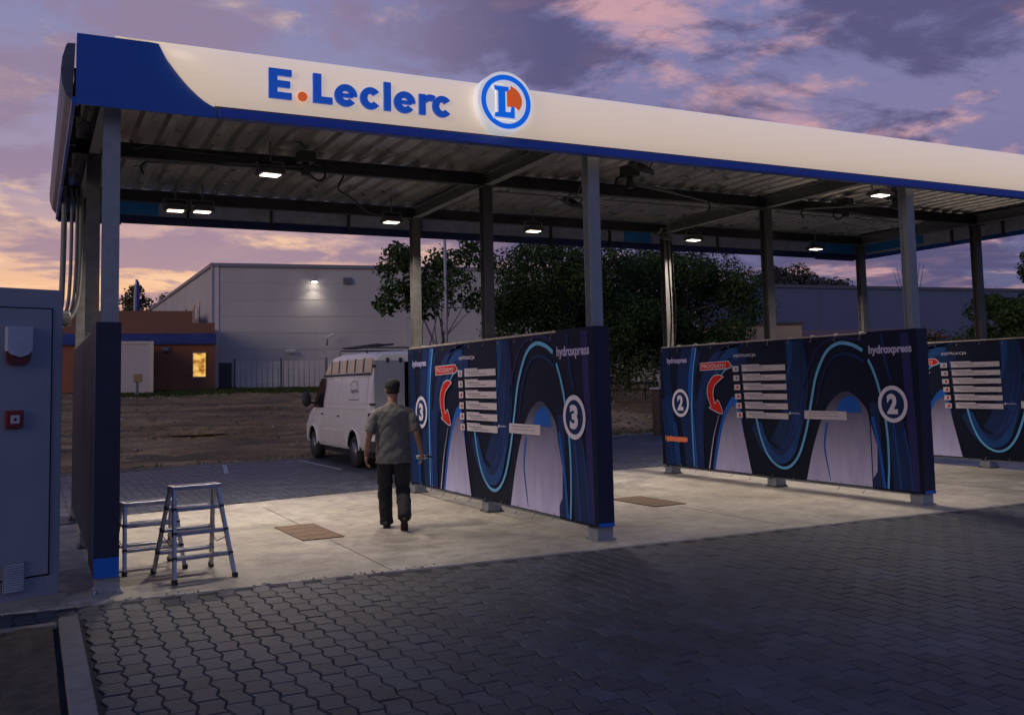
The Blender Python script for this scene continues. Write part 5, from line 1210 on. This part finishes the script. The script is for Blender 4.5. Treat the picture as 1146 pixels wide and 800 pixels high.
# light pole and brick pillar
pp = thing('light_pole', 'thin pale metal pole standing in front of the slender tree', 'pole', (12.45, 22.2, gz(12.45, 22.2)), 0)
m = MB(); m.tube([(0, 0, 0), (0, 0, 8.2)], [.065, .05], 10); m.build('shaft', mat('pole_pale', (.36, .33, .36), .5, .3), pp)
m = MB(); m.box(-.15, .15, -.15, .15, 0, .03); m.build('base_plate', M_galvd, pp)
bp_ = thing('brick_pillar', 'brown pillar with a pale cap and bent bracket beside the far end of panel 2', 'pillar', (17.0, 15.9, .0), R(10))
m = MB(); m.box(-.16, .16, -.16, .16, 0, 1.42, bev=.01)
for i in range(9): m.box(-.163, .163, -.163, .163, .12+i*.15, .128+i*.15)
m.build('shaft', mat('pillar_brown', (.075, .045, .034), .8, var=.25), bp_)
m = MB(); m.box(-.22, .22, -.2, .2, 1.42, 1.48, bev=.01); m.bar((.1, 0, 1.5), (.02, 0, 1.78), .03, .05); m.bar((.12, 0, 1.49), (.02, 0, 1.66), .03, .04); m.build('cap', mat('pillar_cap', (.42, .38, .36), .6), bp_)
# puddle and debris in the mud
m = MB(); P = [(3.9+1.0*math.cos(a)*(1+.25*math.sin(3*a)), 21.3+.28*math.sin(a)*(1+.3*math.cos(2*a))) for a in [2*PI*i/28 for i in range(28)]]
m.prism(P, lambda a, b, d_: (a, b, d_), .372, .372, 0, True); tag(m.build('puddle', mat('water', (.05, .045, .04), .05, spec=1.)), kind='structure')
def stones(n, area, zf, s, label, seed, mm):
    rnd = random.Random(seed); m_ = MB()
    for i in range(n):
        x_, y_ = area(rnd); q = s*rnd.uniform(.5, 1.3); m_.ell((x_, y_, zf(x_, y_)+q*.3), (q, q*.8, q*.5), nu=6, nv=4, rot=Matrix.Rotation(rnd.random()*3, 3, 'Z'))
    return tag(m_.build('rubble', mm), label, 'rubble', kind='stuff')
stones(170, lambda r_: (r_.uniform(1, 14), r_.uniform(15.5, 44)), ground_z, .06, 'scattered pale stones and clods on the bare earth left of the van', 2, mat('stone_pale', (.22, .19, .16), .9, var=.4, island=.5))
stones(190, lambda r_: (r_.uniform(15, 24), r_.uniform(17, 22)), ground_z, .07, 'rubble on the dark bank between panels 3 and 2', 3, MATS['stone_pale'])
stones(60, lambda r_: (r_.uniform(-.2, 8), r_.uniform(-4.5, -.6)), lambda a, b: .001, .006, 'tiny pale crumbs lying on the block paving', 4, mat('crumb', (.30, .28, .27), .9))
stones(120, lambda r_: (r_.uniform(-1.5, 3.0), -.42+r_.gauss(0, .05)), lambda a, b: .004, .012, 'crumbled concrete along the front edge of the wash floor', 5, mat('crumb2', (.26, .22, .19), .9))
